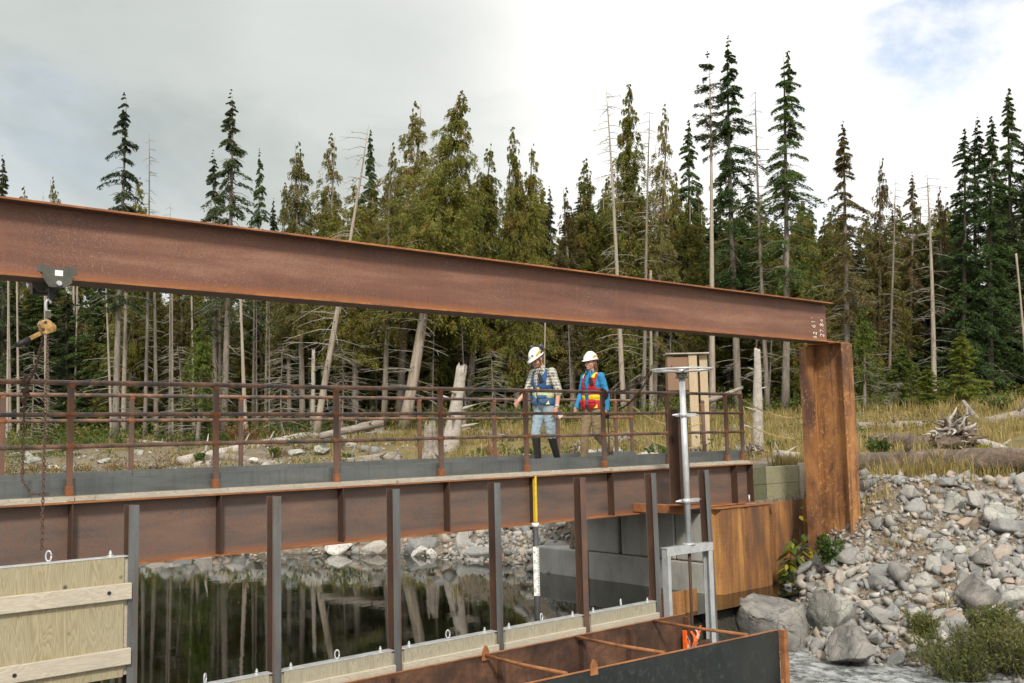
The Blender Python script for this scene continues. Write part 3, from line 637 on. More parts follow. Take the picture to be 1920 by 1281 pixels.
def wood_parts(rng, H, r0, bare, ndead, dl, live=0, R=1.2, bend=.12, broken=False, curl=1.):
    mb = MB(); n = 11; ph = rng.uniform(0, 6.28, 2)
    pts = [(bend*math.sin(3*i/n+ph[0])*i/n, bend*math.sin(2.4*i/n+ph[1])*i/n, H*.985*i/n) for i in range(n+1)]
    rad = [r0*((1-i/n)**.8*(.96)+.04)*(1.35 if i == 0 else 1) for i in range(n+1)]
    if broken: rad = [max(r, r0*.5) for r in rad]
    mb.tube(pts, rad, 8, 0)
    def tp(z): i = min(n-1, max(0, int(z/H*n))); f = z/H*n-i; return Vector(pts[i]).lerp(Vector(pts[i+1]), f)
    for _ in range(ndead):
        z = H*rng.uniform(.10, max(.2, min(.98, bare+.25))); a = rng.uniform(0, 6.28); l = dl*rng.uniform(.35, 1.15)*(1-.45*z/H)
        p = tp(z); o = Vector((math.cos(a), math.sin(a), 0)); dr = rng.uniform(.15, .6)*curl; q = []
        for s in (0, .3, .6, .85, 1): q.append(p+o*(l*s)+Vector((0, 0, l*(.10*s-dr*s*s+.75*dr*max(0, s-.45)**1.5))))
        k = .008+.010*l
        mb.tube(q, [k, k*.8, k*.6, k*.45, k*.25], 3, 1, False)
        for e in range(rng.integers(1, 5)):
            i = rng.integers(1, 4); b = q[i]; a2 = a+rng.choice([-1, 1])*rng.uniform(.4, 1.1); l2 = l*rng.uniform(.15, .4)
            t2 = Vector((math.cos(a2), math.sin(a2), rng.uniform(-.6, .3)))*l2
            mb.tube([b, b+t2*.5, b+t2+Vector((0, 0, -.1*l2))], [k*.5, k*.35, k*.2], 3, 1, False)
    for _ in range(live):
        t = rng.uniform(.05, 1)**.8; z = H*(1-t*(1-bare)); a = rng.uniform(0, 6.28); l = R*min(1, 1.1*t**.8)*.8; o = Vector((math.cos(a), math.sin(a), 0)); p = tp(z)
        mb.tube([p, p+o*l*.5+Vector((0, 0, -.02*l)), p+o*l+Vector((0, 0, -.3*l))], [.02, .014, .006], 3, 0, False)
    return mb
TREE = {}
def variant(key, seed, H, r0, bare, R, style, nb, nl, leaf, bark='bark', ndead=40, dl=1.3, broken=False, bend=.12, curl=1.):
    rng = np.random.default_rng(seed)
    wm = wood_parts(rng, H, r0, bare, ndead, dl, 30 if nb else 0, R, bend, broken, curl).mesh('trunk', [M[bark], M['twig']])
    cm = None
    if nb:
        v, f = crown(rng, H, bare, R, style, nb, nl); cm = np_mesh('crown', v, f, [M[leaf]])
    TREE[key] = (wm, cm, H)
variant('spruce0', 1, 17, .17, .30, 1.69, 'spruce', 209, 148, 'spruce', ndead=30)
variant('spruce1', 2, 17, .17, .36, 1.62, 'spruce', 192, 148, 'spruce', ndead=34)
variant('spruce2', 3, 14, .16, .06, 1.82, 'spruce', 231, 141, 'spruce', 'bark_dark', ndead=20)
variant('spruce3', 4, 14, .15, .10, 1.55, 'spruce', 209, 141, 'spruce_dark', 'bark_dark', ndead=20)
variant('sparse0', 5, 14, .15, .40, 1.44, 'sparse', 115, 108, 'spruce_dark', 'bark', ndead=46)
variant('sparse1', 6, 14, .15, .34, 1.56, 'sparse', 126, 108, 'spruce_dark', 'bark', ndead=46)
variant('tuft', 7, 16, .13, .74, .55, 'tuft', 46, 70, 'spruce_dark', 'bark_pale', ndead=14, dl=.5)
variant('cedar0', 8, 14, .20, .34, 1.95, 'cedar', 430, 135, 'cedar', 'bark_pale', ndead=46, dl=1.6)
variant('cedar1', 9, 13, .15, .28, 1.65, 'cedar', 330, 130, 'cedar', ndead=46, dl=1.5)
variant('cedar2', 10, 13, .16, .16, 1.65, 'cedar', 400, 130, 'cedar', ndead=40, dl=1.5)
variant('cedar3', 11, 12, .16, .10, 1.7, 'cedar', 330, 150, 'cedar', 'bark_dark', ndead=36)
variant('pale0', 12, 13, .13, .34, 1.5, 'cedar', 230, 115, 'cedar_pale', ndead=44)
variant('pale1', 13, 13, .13, .30, 1.55, 'cedar', 200, 110, 'cedar_pale', ndead=50)
variant('brown0', 14, 13, .16, .30, 1.62, 'sparse', 165, 101, 'brown_needles', ndead=90, dl=1.7)
variant('brown1', 15, 12, .14, .22, 1.4, 'cedar', 230, 120, 'brown_needles', ndead=70, dl=1.5)
variant('snag0', 16, 13, .15, .9, 1, None, 0, 0, None, 'bark_pale', ndead=110, dl=1.5)
variant('snag1', 17, 12, .13, .9, 1, None, 0, 0, None, 'bark', ndead=120, dl=1.1)
variant('snag2', 18, 12, .15, .75, 1, None, 0, 0, None, 'bark_pale', ndead=70, dl=2.0, curl=1.7)
variant('bare', 19, 10, .17, .9, 1, None, 0, 0, None, 'bark_pale', ndead=22, dl=.7, broken=True, bend=.05)
variant('fir0', 20, 4, .05, .03, .95, 'fir', 170, 70, 'bright_fir', 'bark_dark', ndead=4)
variant('fir1', 21, 3.2, .05, .03, .9, 'fir', 150, 60, 'shrub_green', 'bark_dark', ndead=4)
variant('under', 22, 5, .07, .25, .8, 'cedar', 90, 70, 'bright_fir', 'bark', ndead=18)
variant('thicket', 23, 5, .05, .9, 1, None, 0, 0, None, 'bark', ndead=90, dl=1.5, curl=1.5)
def place(px):
    for lim, nm in ((110, 'behind the hanging hoist'), (330, 'behind the ragged left spruce'), (530, 'behind the tall left spruces'), (700, 'behind the leaning dead trunk'), (930, 'behind the tallest cedar'), (1070, 'behind the walkers'), (1260, 'behind the brown cedars'), (1500, 'behind the two tallest spruces'), (1640, 'behind the rusty column'), (1790, 'behind the lichen hung snag')):
        if px < lim: return nm
    return 'behind the right spruce group'
def tree(key, bpx, q, tpx, ty, label, wid=1., group=None, name=None, rz=None):
    p = at_depth(bpx, q); wm, cm, H = TREE[key]
    up = Vector((0, 0, 1)); d0 = ray(tpx, ty); top = Vector(CAM+d0*(q/(d0@_f)))     # crown tip at about the same depth as the foot
    ax = top-p; Ht = ax.length
    rng = random.Random(hash((bpx, tpx, ty)) & 0xffff)
    nm = name or ('dead_tree' if cm is None else {'c': 'cedar_tree', 'p': 'cedar_tree', 's': 'spruce_tree', 't': 'spruce_tree', 'b': 'browning_conifer', 'f': 'young_fir', 'u': 'young_cedar'}[key[0]])
    t = thing(nm, label, 'tree', p-Vector((0, 0, .1)), group)
    Q = up.rotation_difference(ax.normalized()) @ Matrix.Rotation(rng.uniform(0, 6.28) if rz is None else rz, 3, 'Z').to_quaternion()
    t.rotation_mode = 'QUATERNION'; t.rotation_quaternion = Q
    s = Ht/H; t.scale = (wid*s**.5, wid*s**.5, s*1.005)
    link(bpy.data.objects.new('trunk', wm), t)
    if cm is not None: link(bpy.data.objects.new('crown', cm), t)
    return t
FRONT = [
 ('spruce3', 8, 46, 5, 290, 'dark spruce cut off by the left picture edge above the crane beam', 1),
 ('pale0', 45, 58, 45, 345, 'small pale cedar top just above the beam near the left edge', .8), ('pale1', 100, 58, 100, 330, 'pale cedar top right of a thin dark snag near the left edge', .8),
 ('snag1', 83, 52, 83, 350, 'thin dark dead spike between two small pale cedar tops', .6),
 ('sparse0', 217, 41, 232, 172, 'tall ragged dark spruce with gappy crown, left of the two tall left spruces', 1), ('cedar1', 238, 46, 262, 325, 'short olive cedar beside the ragged left spruce', .8),
 ('snag1', 272, 43, 280, 240, 'thin dead pole tree right of the ragged left spruce', .7), ('snag1', 318, 43, 322, 370, 'thinnest dead pole tree above the beam left of centre', .55),
 ('sparse1', 404, 43, 400, 280, 'shorter dark spruce close to the tall spruce left of the green spruce', .85), ('sparse1', 420, 41.5, 434, 167, 'tall dark spruce with thin lower boughs, right of the two tall left spruces', 1.05),
 ('spruce0', 492, 47, 487, 277, 'narrow bright green spruce right of the tall left spruces', .62), ('spruce3', 512, 49, 513, 370, 'small dark spruce at the foot of the narrow green spruce', .75),
 ('bare', 462, 39.5, 446, 480, 'pale barkless trunk with short stubs standing under the crane beam', .72), ('pale1', 543, 45, 535, 340, 'thin pale cedar at the left end of the cedar row', .8),
 ('pale0', 567, 44, 560, 260, 'pale see-through cedar with rounded tip, first of the taller cedar row', .95), ('pale1', 607, 49, 621, 248, 'pale cedar with feathery tip between the first cedar and the leaning dead trunk', 1.05),
 ('snag2', 591, 39.5, 690, 222, 'pale dead trunk leaning to the right across the cedar row', .95), ('spruce2', 683, 50, 695, 243, 'green spruce tip behind the leaning dead trunk', .75),
 ('cedar1', 666, 44, 665, 330, 'olive cedar crossed by the leaning dead trunk', 1.), ('pale1', 719, 43, 738, 265, 'faint pale cedar left of the round tipped tall cedar', .9),
 ('pale0', 748, 44.5, 780, 184, 'tall pale cedar with broad tip left of the tallest cedar', 1.15), ('cedar0', 757, 41, 868, 166, 'tallest cedar, on a thick pale leaning trunk', 1.05),
 ('cedar2', 805, 49, 822, 300, 'brownish olive cedar filling the gap left of the tallest cedar', .9), ('cedar1', 877, 45, 918, 262, 'olive cedar right behind the tallest cedar', 1.), ('cedar1', 862, 46, 900, 330, 'lower olive cedar under the tallest cedar', .9),
 ('cedar2', 970, 44, 962, 230, 'dark narrow conifer with blunt tip right of the tallest cedar', .78), ('cedar1', 989, 44, 998, 262, 'dark cedar with side tufts joined to the blunt tipped conifer', .8), ('spruce3', 1032, 50, 1030, 348, 'small dark pointed spruce at the dip in the skyline', .8),
 ('brown1', 1075, 46, 1062, 345, 'rusty brown cedar right of the dip in the skyline', 1.1), ('cedar2', 1105, 47, 1098, 290, 'brownish cedar between the rusty cedar and the leaning thin tree', 1.),
 ('snag0', 1171, 41, 1134, 148, 'thin dying tree leaning left in front of the brown cedars', .8), ('cedar2', 1187, 45, 1178, 150, 'tall dense olive cedar right of the leaning thin tree', .95), ('snag1', 1206, 43, 1221, 185, 'bare dark pole tree right of the tall dense cedar', .75),
 ('pale1', 1226, 45, 1246, 193, 'pale cedar right of the bare dark pole tree', .8), ('spruce2', 1290, 49, 1291, 224, 'dense blue green spruce of middle height left of the tallest trees', .95), ('tuft', 1337, 41, 1327, 96, 'slender bare trunk with only a small dark tuft of boughs on top', 1.1),
 ('spruce0', 1385, 43, 1366, 66, 'tallest green spruce, right of the tufted slender tree', 1.05), ('snag1', 1441, 41.5, 1414, 146, 'thin dead tree between the two tallest green spruces', .8), ('spruce1', 1473, 41, 1477, 89, 'second tallest green spruce with long bare trunk near the beam end', 1.05),
 ('spruce2', 1352, 52, 1350, 330, 'dark spruce filling the gap behind the tufted slender tree', .9), ('spruce3', 1410, 51, 1405, 320, 'dark spruce between the trunks of the two tallest spruces', 1.), ('cedar2', 1510, 46, 1503, 372, 'brownish cedar just right of the second tallest spruce', 1.),
 ('cedar3', 1550, 48, 1545, 400, 'low dark cedar behind the end of the crane beam', 1.), ('brown0', 1592, 38, 1580, 226, 'dying tree with curled bare boughs right above the rusty column', .95), ('brown1', 1645, 46, 1655, 290, 'brown topped conifer right of the dying tree', .9),
 ('snag1', 1668, 45, 1676, 325, 'thin dead top beside the brown topped conifer', .7), ('brown0', 1708, 47, 1710, 322, 'gaunt brown conifer left of the dark lichen hung snag', .75), ('snag0', 1754, 41, 1741, 308, 'dark dead snag with lichen hung boughs left of the right spruce group', .95),
 ('brown1', 1775, 47, 1762, 345, 'thin browning conifer between the snag and the right spruce group', .8), ('spruce2', 1808, 44, 1808, 240, 'leftmost tall spruce of the dense right group', 1.05), ('spruce3', 1834, 47, 1833, 218, 'second spruce of the dense right group', 1.05),
 ('spruce2', 1860, 44, 1858, 217, 'third and greenest spruce of the dense right group', 1.1), ('spruce2', 1895, 46, 1892, 165, 'tallest spruce of the dense right group', 1.1), ('spruce3', 1935, 45, 1932, 215, 'spruce half cut off by the right picture edge', 1.1),
 ('bare', 1935, 40, 1903, 468, 'pale barkless pole leaning left at the right picture edge', .6), ('fir0', 1806, 36, 1803, 615, 'bright young fir at the clearing edge below the right spruces', 1.2), ('fir0', 1742, 36, 1740, 680, 'smaller young fir left of the bright young fir', 1.2),
 ('fir1', 1690, 37, 1690, 640, 'dark green young fir behind the bare shrub stems', 1.2), ('under', 1622, 37, 1618, 560, 'yellow green young cedar right of the rusty column', 1.1), ('under', 371, 40.5, 376, 595, 'yellow green young cedar among the trunks under the beam', 1.5),
 ('bare', 293, 44, 291, 470, 'grey trunk behind the hoist, under the left part of the beam', .75), ('bare', 475, 46, 476, 500, 'dark thin trunk right of the pale barkless trunk', .6), ('bare', 498, 46, 500, 500, 'thin shaded trunk under the beam left of the cedar row', .6),
 ('bare', 232, 43, 236, 440, 'reddish trunk close behind the ragged left spruce trunk', .8), ('bare', 412, 44, 414, 500, 'second trunk of a close pair under the beam', .7), ('bare', 1222, 43.5, 1219, 500, 'grey trunk left of the wooden box on posts', .85), ('bare', 90, 44, 88, 450, 'grey trunk directly behind the hanging hoist chain', .75),
 ('bare', 20, 45, 14, 450, 'slim grey trunk near the left picture edge', .6), ('bare', 1176, 46, 1178, 480, 'thick grey trunk right of the walker in red', 1.1), ('bare', 140, 47, 139, 480, 'dim trunk in the shade right of the hoist chain', .7),
 ('thicket', 530, 40, 528, 640, 'leafless lichen grey sapling left of the leaning dead trunk', 1.1), ('thicket', 640, 41, 642, 640, 'leafless grey sapling right of the leaning dead trunk', 1.1), ('thicket', 920, 41, 924, 650, 'leafless grey sapling left of the walkers', 1.1),
 ('thicket', 1655, 36, 1690, 710, 'leafless slanting sapling in the clearing right of the column', .5), ('thicket', 340, 41, 338, 640, 'leafless grey sapling left of the yellow green young cedar', 1.1), ('thicket', 60, 41, 62, 650, 'leafless grey sapling behind the lever hoist', 1.1), ('thicket', 1640, 38, 1638, 690, 'leafless grey sapling just right of the rusty column', .9)]
for k, b, q, t, y, lb, w in FRONT: tree(k, b, q, t, y, lb, w*(1.22 if k[:3] in ('ced', 'pal') else 1), 'trees along the forest edge')
def background():
    rng = random.Random(5); keys = ['cedar3', 'cedar2', 'spruce3', 'spruce2', 'cedar1', 'brown1', 'cedar3', 'spruce3']
    LB = {'c': 'dim olive cedar', 's': 'dim dark spruce', 'b': 'dim browning conifer'}; ROW = ['just', 'a little way', 'deep in the wood', 'farthest back']
    for row, (q, n) in enumerate(((47.5, 40), (52, 42), (58, 42), (68, 44))):
        for i in range(n):
            px = -220+2400*(i+rng.uniform(.1, .9))/n; k = rng.choice(keys)
            lo = np.interp(px, [-200, 80, 500, 560, 640, 1010, 1040, 1070, 1500, 1580, 1760, 1800, 2100], [465, 450, 465, 385, 320, 325, 385, 340, 335, 365, 350, 310, 300])
            tree(k, px, q+rng.uniform(-1.5, 1.5), px+rng.uniform(-8, 8), lo+rng.uniform(5, 95), LB[k[0]]+' standing '+ROW[row]+' '+place(px), rng.uniform(1.15, 1.6), 'dim trees deep in the wood: '+{'c': 'cedars', 's': 'spruces', 'b': 'browning conifers'}[k[0]])
background()
def understory():
    rng = random.Random(9); keys = ['cedar3', 'spruce2', 'cedar2', 'spruce3', 'cedar3']
    for i in range(46):
        px = -180+2300*(i+rng.uniform(.15, .85))/46; k = rng.choice(keys)
        tree(k, px, rng.uniform(46.5, 50.5), px+rng.uniform(-6, 6), rng.uniform(500, 590), 'shaded low '+('cedar' if k[0] == 'c' else 'spruce')+' between the trunks '+place(px), rng.uniform(1.5, 1.9), 'low trees between the trunks: '+('cedars' if k[0] == 'c' else 'spruces'))
understory()

def floating_leaves():
    rng = np.random.default_rng(4); C_ = []
    for k in range(26):
        x0, y0 = rng.uniform(4.5, 11.5), rng.uniform(9.6, 17.5); a = rng.normal()*.25+.6; n = rng.integers(4, 16)
        for i in range(n): s = rng.normal()*.45; C_.append((x0+math.cos(a)*s+rng.normal()*.05, y0-math.sin(a)*s+rng.normal()*.05, POND_Z+.004))
    c = np.array(C_); c = c[poly_dist(POND, c[:, 0], c[:, 1]) < -.3]; th = rng.uniform(0, 6.28, len(c)); d = np.stack([np.cos(th), np.sin(th), 0*th], -1); w = np.stack([-np.sin(th), np.cos(th), 0*th+.15], -1); l = rng.uniform(.008, .022, len(c))[:, None]
    v, f = quads(c, d*l, w*l*.5); tag(link(bpy.data.objects.new('floating_leaves', np_mesh('floating_leaves', v, f, [M['leaf_yellow']]))), 'fallen leaves and needles floating in streaks on the pond', 'leaves', None, 'stuff')
floating_leaves()

def infill():
    rng = random.Random(31); keys = ['cedar1', 'cedar2', 'cedar1', 'pale1', 'cedar3', 'pale0']
    for i in range(26):
        px = 545+1030*(i+rng.uniform(.15, .85))/26; ty = np.interp(px, [545, 640, 1010, 1040, 1075, 1575], [385, 315, 325, 385, 325, 330])+rng.uniform(-20, 75)
        tree(rng.choice(keys), px, rng.uniform(47, 53), px+rng.uniform(-10, 10), ty, 'middle sized cedar in the second line '+place(px), rng.uniform(1.1, 1.45), 'second line of cedars')
    for i in range(30):
        px = -30+1560*(i+rng.uniform(.1, .9))/30; yb = 442+.107*px; k = rng.choice(['bare', 'snag1', 'bare'])
        tree(k, px, rng.uniform(42, 47), px+rng.uniform(-14, 14), yb+rng.uniform(-10, 30), 'slender '+('barkless' if k == 'bare' else 'twiggy')+' trunk seen under the beam '+place(px), rng.uniform(.42, .62), 'slender trunks seen under the beam')
infill()
# ------------------------------------------------------------------ fallen wood, stumps
def log(name, p0, p1, r0, r1, mat, label, cat='log', seed=1, seg=14, n=14, rough=.16, stubs=3, bendz=.0, split=False):
    p0, p1 = Vector(p0), Vector(p1); t = thing(name, label, cat, p0); rng = random.Random(seed); d = p1-p0; a, b, _ = frame(d)
    v = []; f = []
    for i in range(seg+1):
        s = i/seg; c = d*s+Vector((0, 0, bendz*math.sin(math.pi*s)))
        for j in range(n):
            th = 2*math.pi*j/n; q = Vector((math.cos(th)*2, math.sin(th)*2, s*d.length*1.2+seed*7))
            k = 1+rough*(mnoise.noise(q)*1.0+mnoise.noise(q*2.7)*.6)+(.0 if 0 < i < seg else rng.uniform(-.15, .1))
            r = (r0+(r1-r0)*s)*k
            e = d.normalized()*(rng.uniform(-.5, .5)*r0*(1.3 if split else .5) if i in (0, seg) else 0)
            v.append(c+e+a*(math.cos(th)*r)+b*(math.sin(th)*r))
    for i in range(seg):
        for j in range(n): f.append((i*n+j, i*n+(j+1) % n, (i+1)*n+(j+1) % n, (i+1)*n+j))
    f.append(list(range(n))[::-1]); f.append([seg*n+j for j in range(n)])
    mb = MB(); mb.add(v, f, 0, True); mb.build('stem', M[mat], t, True)
    for k in range(stubs):
        s = rng.uniform(.15, .9); th = rng.uniform(0, 6.28); r = r0+(r1-r0)*s; o = a*math.cos(th)+b*math.sin(th)
        if o.z < -.2: o = -o
        l = r*rng.uniform(1.2, 3.2); c = d*s; m2 = MB(); m2.tube([c+o*r*.6, c+o*(r+l*.5)+d.normalized()*l*.2, c+o*(r+l)+d.normalized()*l*.35], [r*.3, r*.18, r*.06], 6)
        m2.build('branch_stub', M[mat], t, True)
    return t
def glog(px0, py0, px1, py1, r0, r1, mat, label, seed, lift0=.6, lift1=.6, **k):
    a = ground(px0, py0); b = ground(px1, py1)
    return log('log', a+Vector((0, 0, r0*lift0)), b+Vector((0, 0, r1*lift1)), r0, r1, mat, label, seed=seed, **k)
def dlog(px0, py0, q0, px1, py1, q1, r0, r1, mat, label, seed, **k):
    a = Vector(CAM+ray(px0, py0)*q0); b = Vector(CAM+ray(px1, py1)*q1)
    return log('log', a, b, r0, r1, mat, label, seed=seed, **k)
glog(340, 874, 572, 822, .22, .15, 'driftpale', 'long pale driftwood log lying on the far shore behind the handrail', 1)
glog(414, 862, 532, 878, .16, .12, 'driftwood', 'short grey log below the long pale driftwood log', 2)
dlog(600, 818, 33, 716, 793, 34, .11, .15, 'driftwood', 'grey log propped up on a stump behind the handrail', 3)
glog(536, 816, 592, 822, .10, .14, 'driftwood', 'short forked grey log left of the propped log', 4)
glog(644, 872, 742, 862, .13, .16, 'driftwood', 'splintered flat log left of the big rooted stump', 5, split=True)
glog(1138, 836, 1184, 826, .16, .13, 'driftwood', 'short grey log behind the lower end of the far handrail', 6)
glog(958, 826, 900, 812, .10, .08, 'driftwood', 'thin grey log left of the walker in the blue vest', 7)
glog(30, 806, -40, 770, .14, .10, 'driftwood', 'dim fallen trunk at the left picture edge', 8)
glog(455, 806, 380, 804, .12, .1, 'driftwood', 'half buried grey log in the grass under the trunks', 9)
a = ground(1594, 893); b = ground(1990, 893)
log('log', a+Vector((0, 0, .22)), b+Vector((0, 0, .24)), .21, .23, 'darklog', 'long dark and reddish log lying along the top of the riprap bank', seed=11, seg=34, n=18, stubs=1, rough=.24)
glog(1645, 838, 1752, 850, .22, .24, 'darklog', 'dark hollow log left of the upturned root plate', 12, stubs=1, split=True)
dlog(1838, 835, 21.5, 1960, 872, 19.5, .16, .10, 'driftpale', 'bleached trunk sloping down right from the upturned root plate', 13, stubs=2)
dlog(1822, 798, 27, 1990, 762, 28, .13, .17, 'driftwood', 'straight grey trunk lying across the clearing at the right edge', 14, stubs=2)
dlog(1806, 752, 27, 1842, 800, 26.5, .05, .09, 'driftwood', 'crooked grey branch rising from the straight grey trunk', 15, stubs=1)
glog(1607, 806, 1732, 802, .14, .12, 'driftwood', 'low weathered log in the grass right of the column', 16)
dlog(1330, 752, 31, 1392, 727, 31, .09, .05, 'driftwood', 'broken grey branch slanting up behind the post box', 17)
glog(1455, 860, 1496, 862, .12, .10, 'driftpale', 'short pale log behind the timber retaining wall', 18)
glog(20, 858, 118, 846, .11, .08, 'driftwood', 'grey log on the gravel behind the hanging chain', 40)
glog(205, 826, 330, 838, .12, .09, 'driftpale', 'pale log in the weeds left of the reddish bush', 41)
glog(640, 834, 700, 846, .10, .08, 'driftpale', 'short pale log in the grass left of the big rooted stump', 42)
glog(1215, 846, 1262, 836, .09, .07, 'driftwood', 'thin grey log in the grass left of the post box', 43)
def stump(px, py, r, h, mat, label, seed, roots=8, lean=(0, 0), spikes=11, rootlen=1.6, q=None):
    p = ground(px, py) if q is None else Vector(CAM+ray(px, py)*q); rng = random.Random(seed); t = thing('stump', label, 'stump', p-Vector((0, 0, .05)))
    mb = MB(); n = 26; rows = 9; v = []; f = []; top = [rng.uniform(.55, 1.) for _ in range(n)]
    top = [(top[i]+top[(i+1) % n])/2 for i in range(n)]
    for i in range(rows+1):
        s = i/rows
        for j in range(n):
            th = 2*math.pi*j/n; q_ = Vector((math.cos(th)*2.5, math.sin(th)*2.5, s*.8+seed*5))
            rr = r*(1.6-.75*min(1, s*2.2) if s < .45 else .86-.18*(s-.45))*(1+.28*mnoise.noise(q_)+.18*mnoise.noise(q_*3))
            v.append((math.cos(th)*rr+lean[0]*s*h, math.sin(th)*rr+lean[1]*s*h, s*h*top[j]))
    for i in range(rows):
        for j in range(n): f.append((i*n+j, i*n+(j+1) % n, (i+1)*n+(j+1) % n, (i+1)*n+j))
    f.append([rows*n+j for j in range(n)]); mb.add(v, f, 0, False); mb.build('stem', M[mat], t, True)
    for k in range(roots):
        a_ = 6.283*k/roots+rng.uniform(-.3, .3); L_ = r*rng.uniform(1.1, 2.2)*rootlen; o = Vector((math.cos(a_), math.sin(a_), 0)); sd = Vector((-o.y, o.x, 0))*rng.uniform(-.5, .5)
        m2 = MB(); m2.tube([o*r*.5+Vector((0, 0, h*.28)), o*(r+L_*.25)+Vector((0, 0, h*.13)), o*(r+L_*.6)+sd*L_*.4+Vector((0, 0, .05)), o*(r+L_)+sd*L_-Vector((0, 0, .1))], [r*.3, r*.24, r*.14, r*.05], 7)
        m2.build('root', M[mat], t, True)
    for k in range(spikes):
        a_ = rng.uniform(0, 6.28); o = Vector((math.cos(a_), math.sin(a_), 0))*r*.6; m2 = MB()
        m2.tube([o+Vector((lean[0]*h*.7, lean[1]*h*.7, h*.5)), o*1.1+Vector((lean[0]*h, lean[1]*h, h*rng.uniform(.85, 1.12)))], [r*.16, .008], 5); m2.build('splinter', M[mat], t, True)
    return t
stump(808, 866, .24, 1.35, 'driftwood', 'tall weathered stump with spreading roots left of the walkers', 1, 10)
stump(932, 862, .18, .55, 'redwood', 'split brown stump beside the walker in the blue vest', 2, 3, (-.3, .1), 6)
stump(712, 812, .2, .45, 'driftwood', 'low grey stump under the propped log', 4, 5)
stump(868, 806, .16, .8, 'driftwood', 'small pointed stump right of the bleached snag', 5, 4)
stump(430 if False else 1388, 858, .15, .35, 'driftwood', 'low stump with roots behind the end of the near handrail', 6, 8)
stump(1270, 852, .16, .4, 'driftwood', 'small rooted stump left of the post box', 7, 9, rootlen=1.2)
def snag(px, py, tpx, tpy, r, mat, label, seed):
    p = ground(px, py); z = (np.array(p)-CAM)@_f; top = Vector(CAM+ray(tpx, tpy)*z)
    t = log('broken_snag', p-Vector((0, 0, .1)), top, r*1.25, r*.7, mat, label, 'snag', seed, 16, 14, .2, 7, 0, True); return t
snag(842, 846, 866, 690, .24, 'driftpale', 'bleached broken snag leaning right, left of the walkers', 21)
snag(1421, 856, 1420, 658, .11, 'driftpale', 'slim bleached snag post right of the near handrail end', 22)
snag(586, 812, 588, 655, .10, 'driftpale', 'splintered pale snag left of the leaning dead trunk', 23)
snag(678, 800, 674, 742, .2, 'redwood', 'short splintered brown snag in the shade behind the rails', 24)
snag(735 if False else 1040, 800, 1046, 762, .1, 'driftpale', 'short pale snag behind the walker in the blue vest', 25)
def root_plate(px, py, R, label, seed, mat='driftwood', n=60, q=None):
    p = ground(px, py); rng = random.Random(seed); t = thing('root_plate', label, 'tree roots', p)
    face = Vector((-.65, -.75, .1)).normalized(); a, b, _ = frame(face)
    core = MB(); v, f = rough_rock(seed, 3, 5, .5); core.add([(x*R*.62, y*R*.45, z*R*.6+R*.34) for x, y, z in v], [tuple(q_) for q_ in f], 0, False); core.build('root_core', M['darklog'], t, True)
    for k in range(n):
        th = rng.uniform(0, 6.28); ph = rng.uniform(-.1, 1.35); c = Vector((0, 0, R*.34)); d = Vector((math.cos(th)*math.cos(ph), math.sin(th)*math.cos(ph)*.75, math.sin(ph)))
        pt = c+Vector((d.x*R*.55, d.y*R*.5, d.z*R*.5)); dr = (d*.6+Vector((rng.uniform(-1, 1), rng.uniform(-1, 1), rng.uniform(-.7, .9)))).normalized(); pts = [pt-d*R*.12, pt]; st = R*rng.uniform(.08, .2)
        for i in range(3):
            pt = pt+dr*st; pts.append(pt.copy()); dr = (dr+Vector((rng.uniform(-.7, .7), rng.uniform(-.7, .7), rng.uniform(-.8, .4)))).normalized()
        w = R*rng.uniform(.025, .075); m2 = MB(); m2.tube(pts, [w, w, w*.8, w*.55, w*.2], 5); m2.build('root', M[rng.choice([mat, mat, 'driftpale', 'darklog', 'darklog'])], t, True)
    return t
root_plate(1795, 856, .80, 'upturned tangled root plate in the clearing right of the column', 3, n=120)
root_plate(1085, 858, .42, 'tangled grey roots behind the walker in red', 4, n=44)
root_plate(1412, 862, .38, 'jumble of weathered roots and splinters behind the timber wall', 5, n=40)
root_plate(1312, 858, .28, 'small tangle of grey roots at the foot of the post box', 6, n=26)
root_plate(960, 852, .26, 'small dark tangle of roots left of the walker in the blue vest', 7, n=26)
for i, (x0, y0, x1, y1, lb) in enumerate(((1578, 1092, 1632, 1066, 'upper weathered driftwood slab on the riprap'), (1592, 1108, 1660, 1072, 'lower weathered driftwood slab on the riprap'))):
    glog(x0, y0, x1, y1, .045, .03, 'driftpale', lb, 30+i, 2.2, 2.6, stubs=0, split=True)

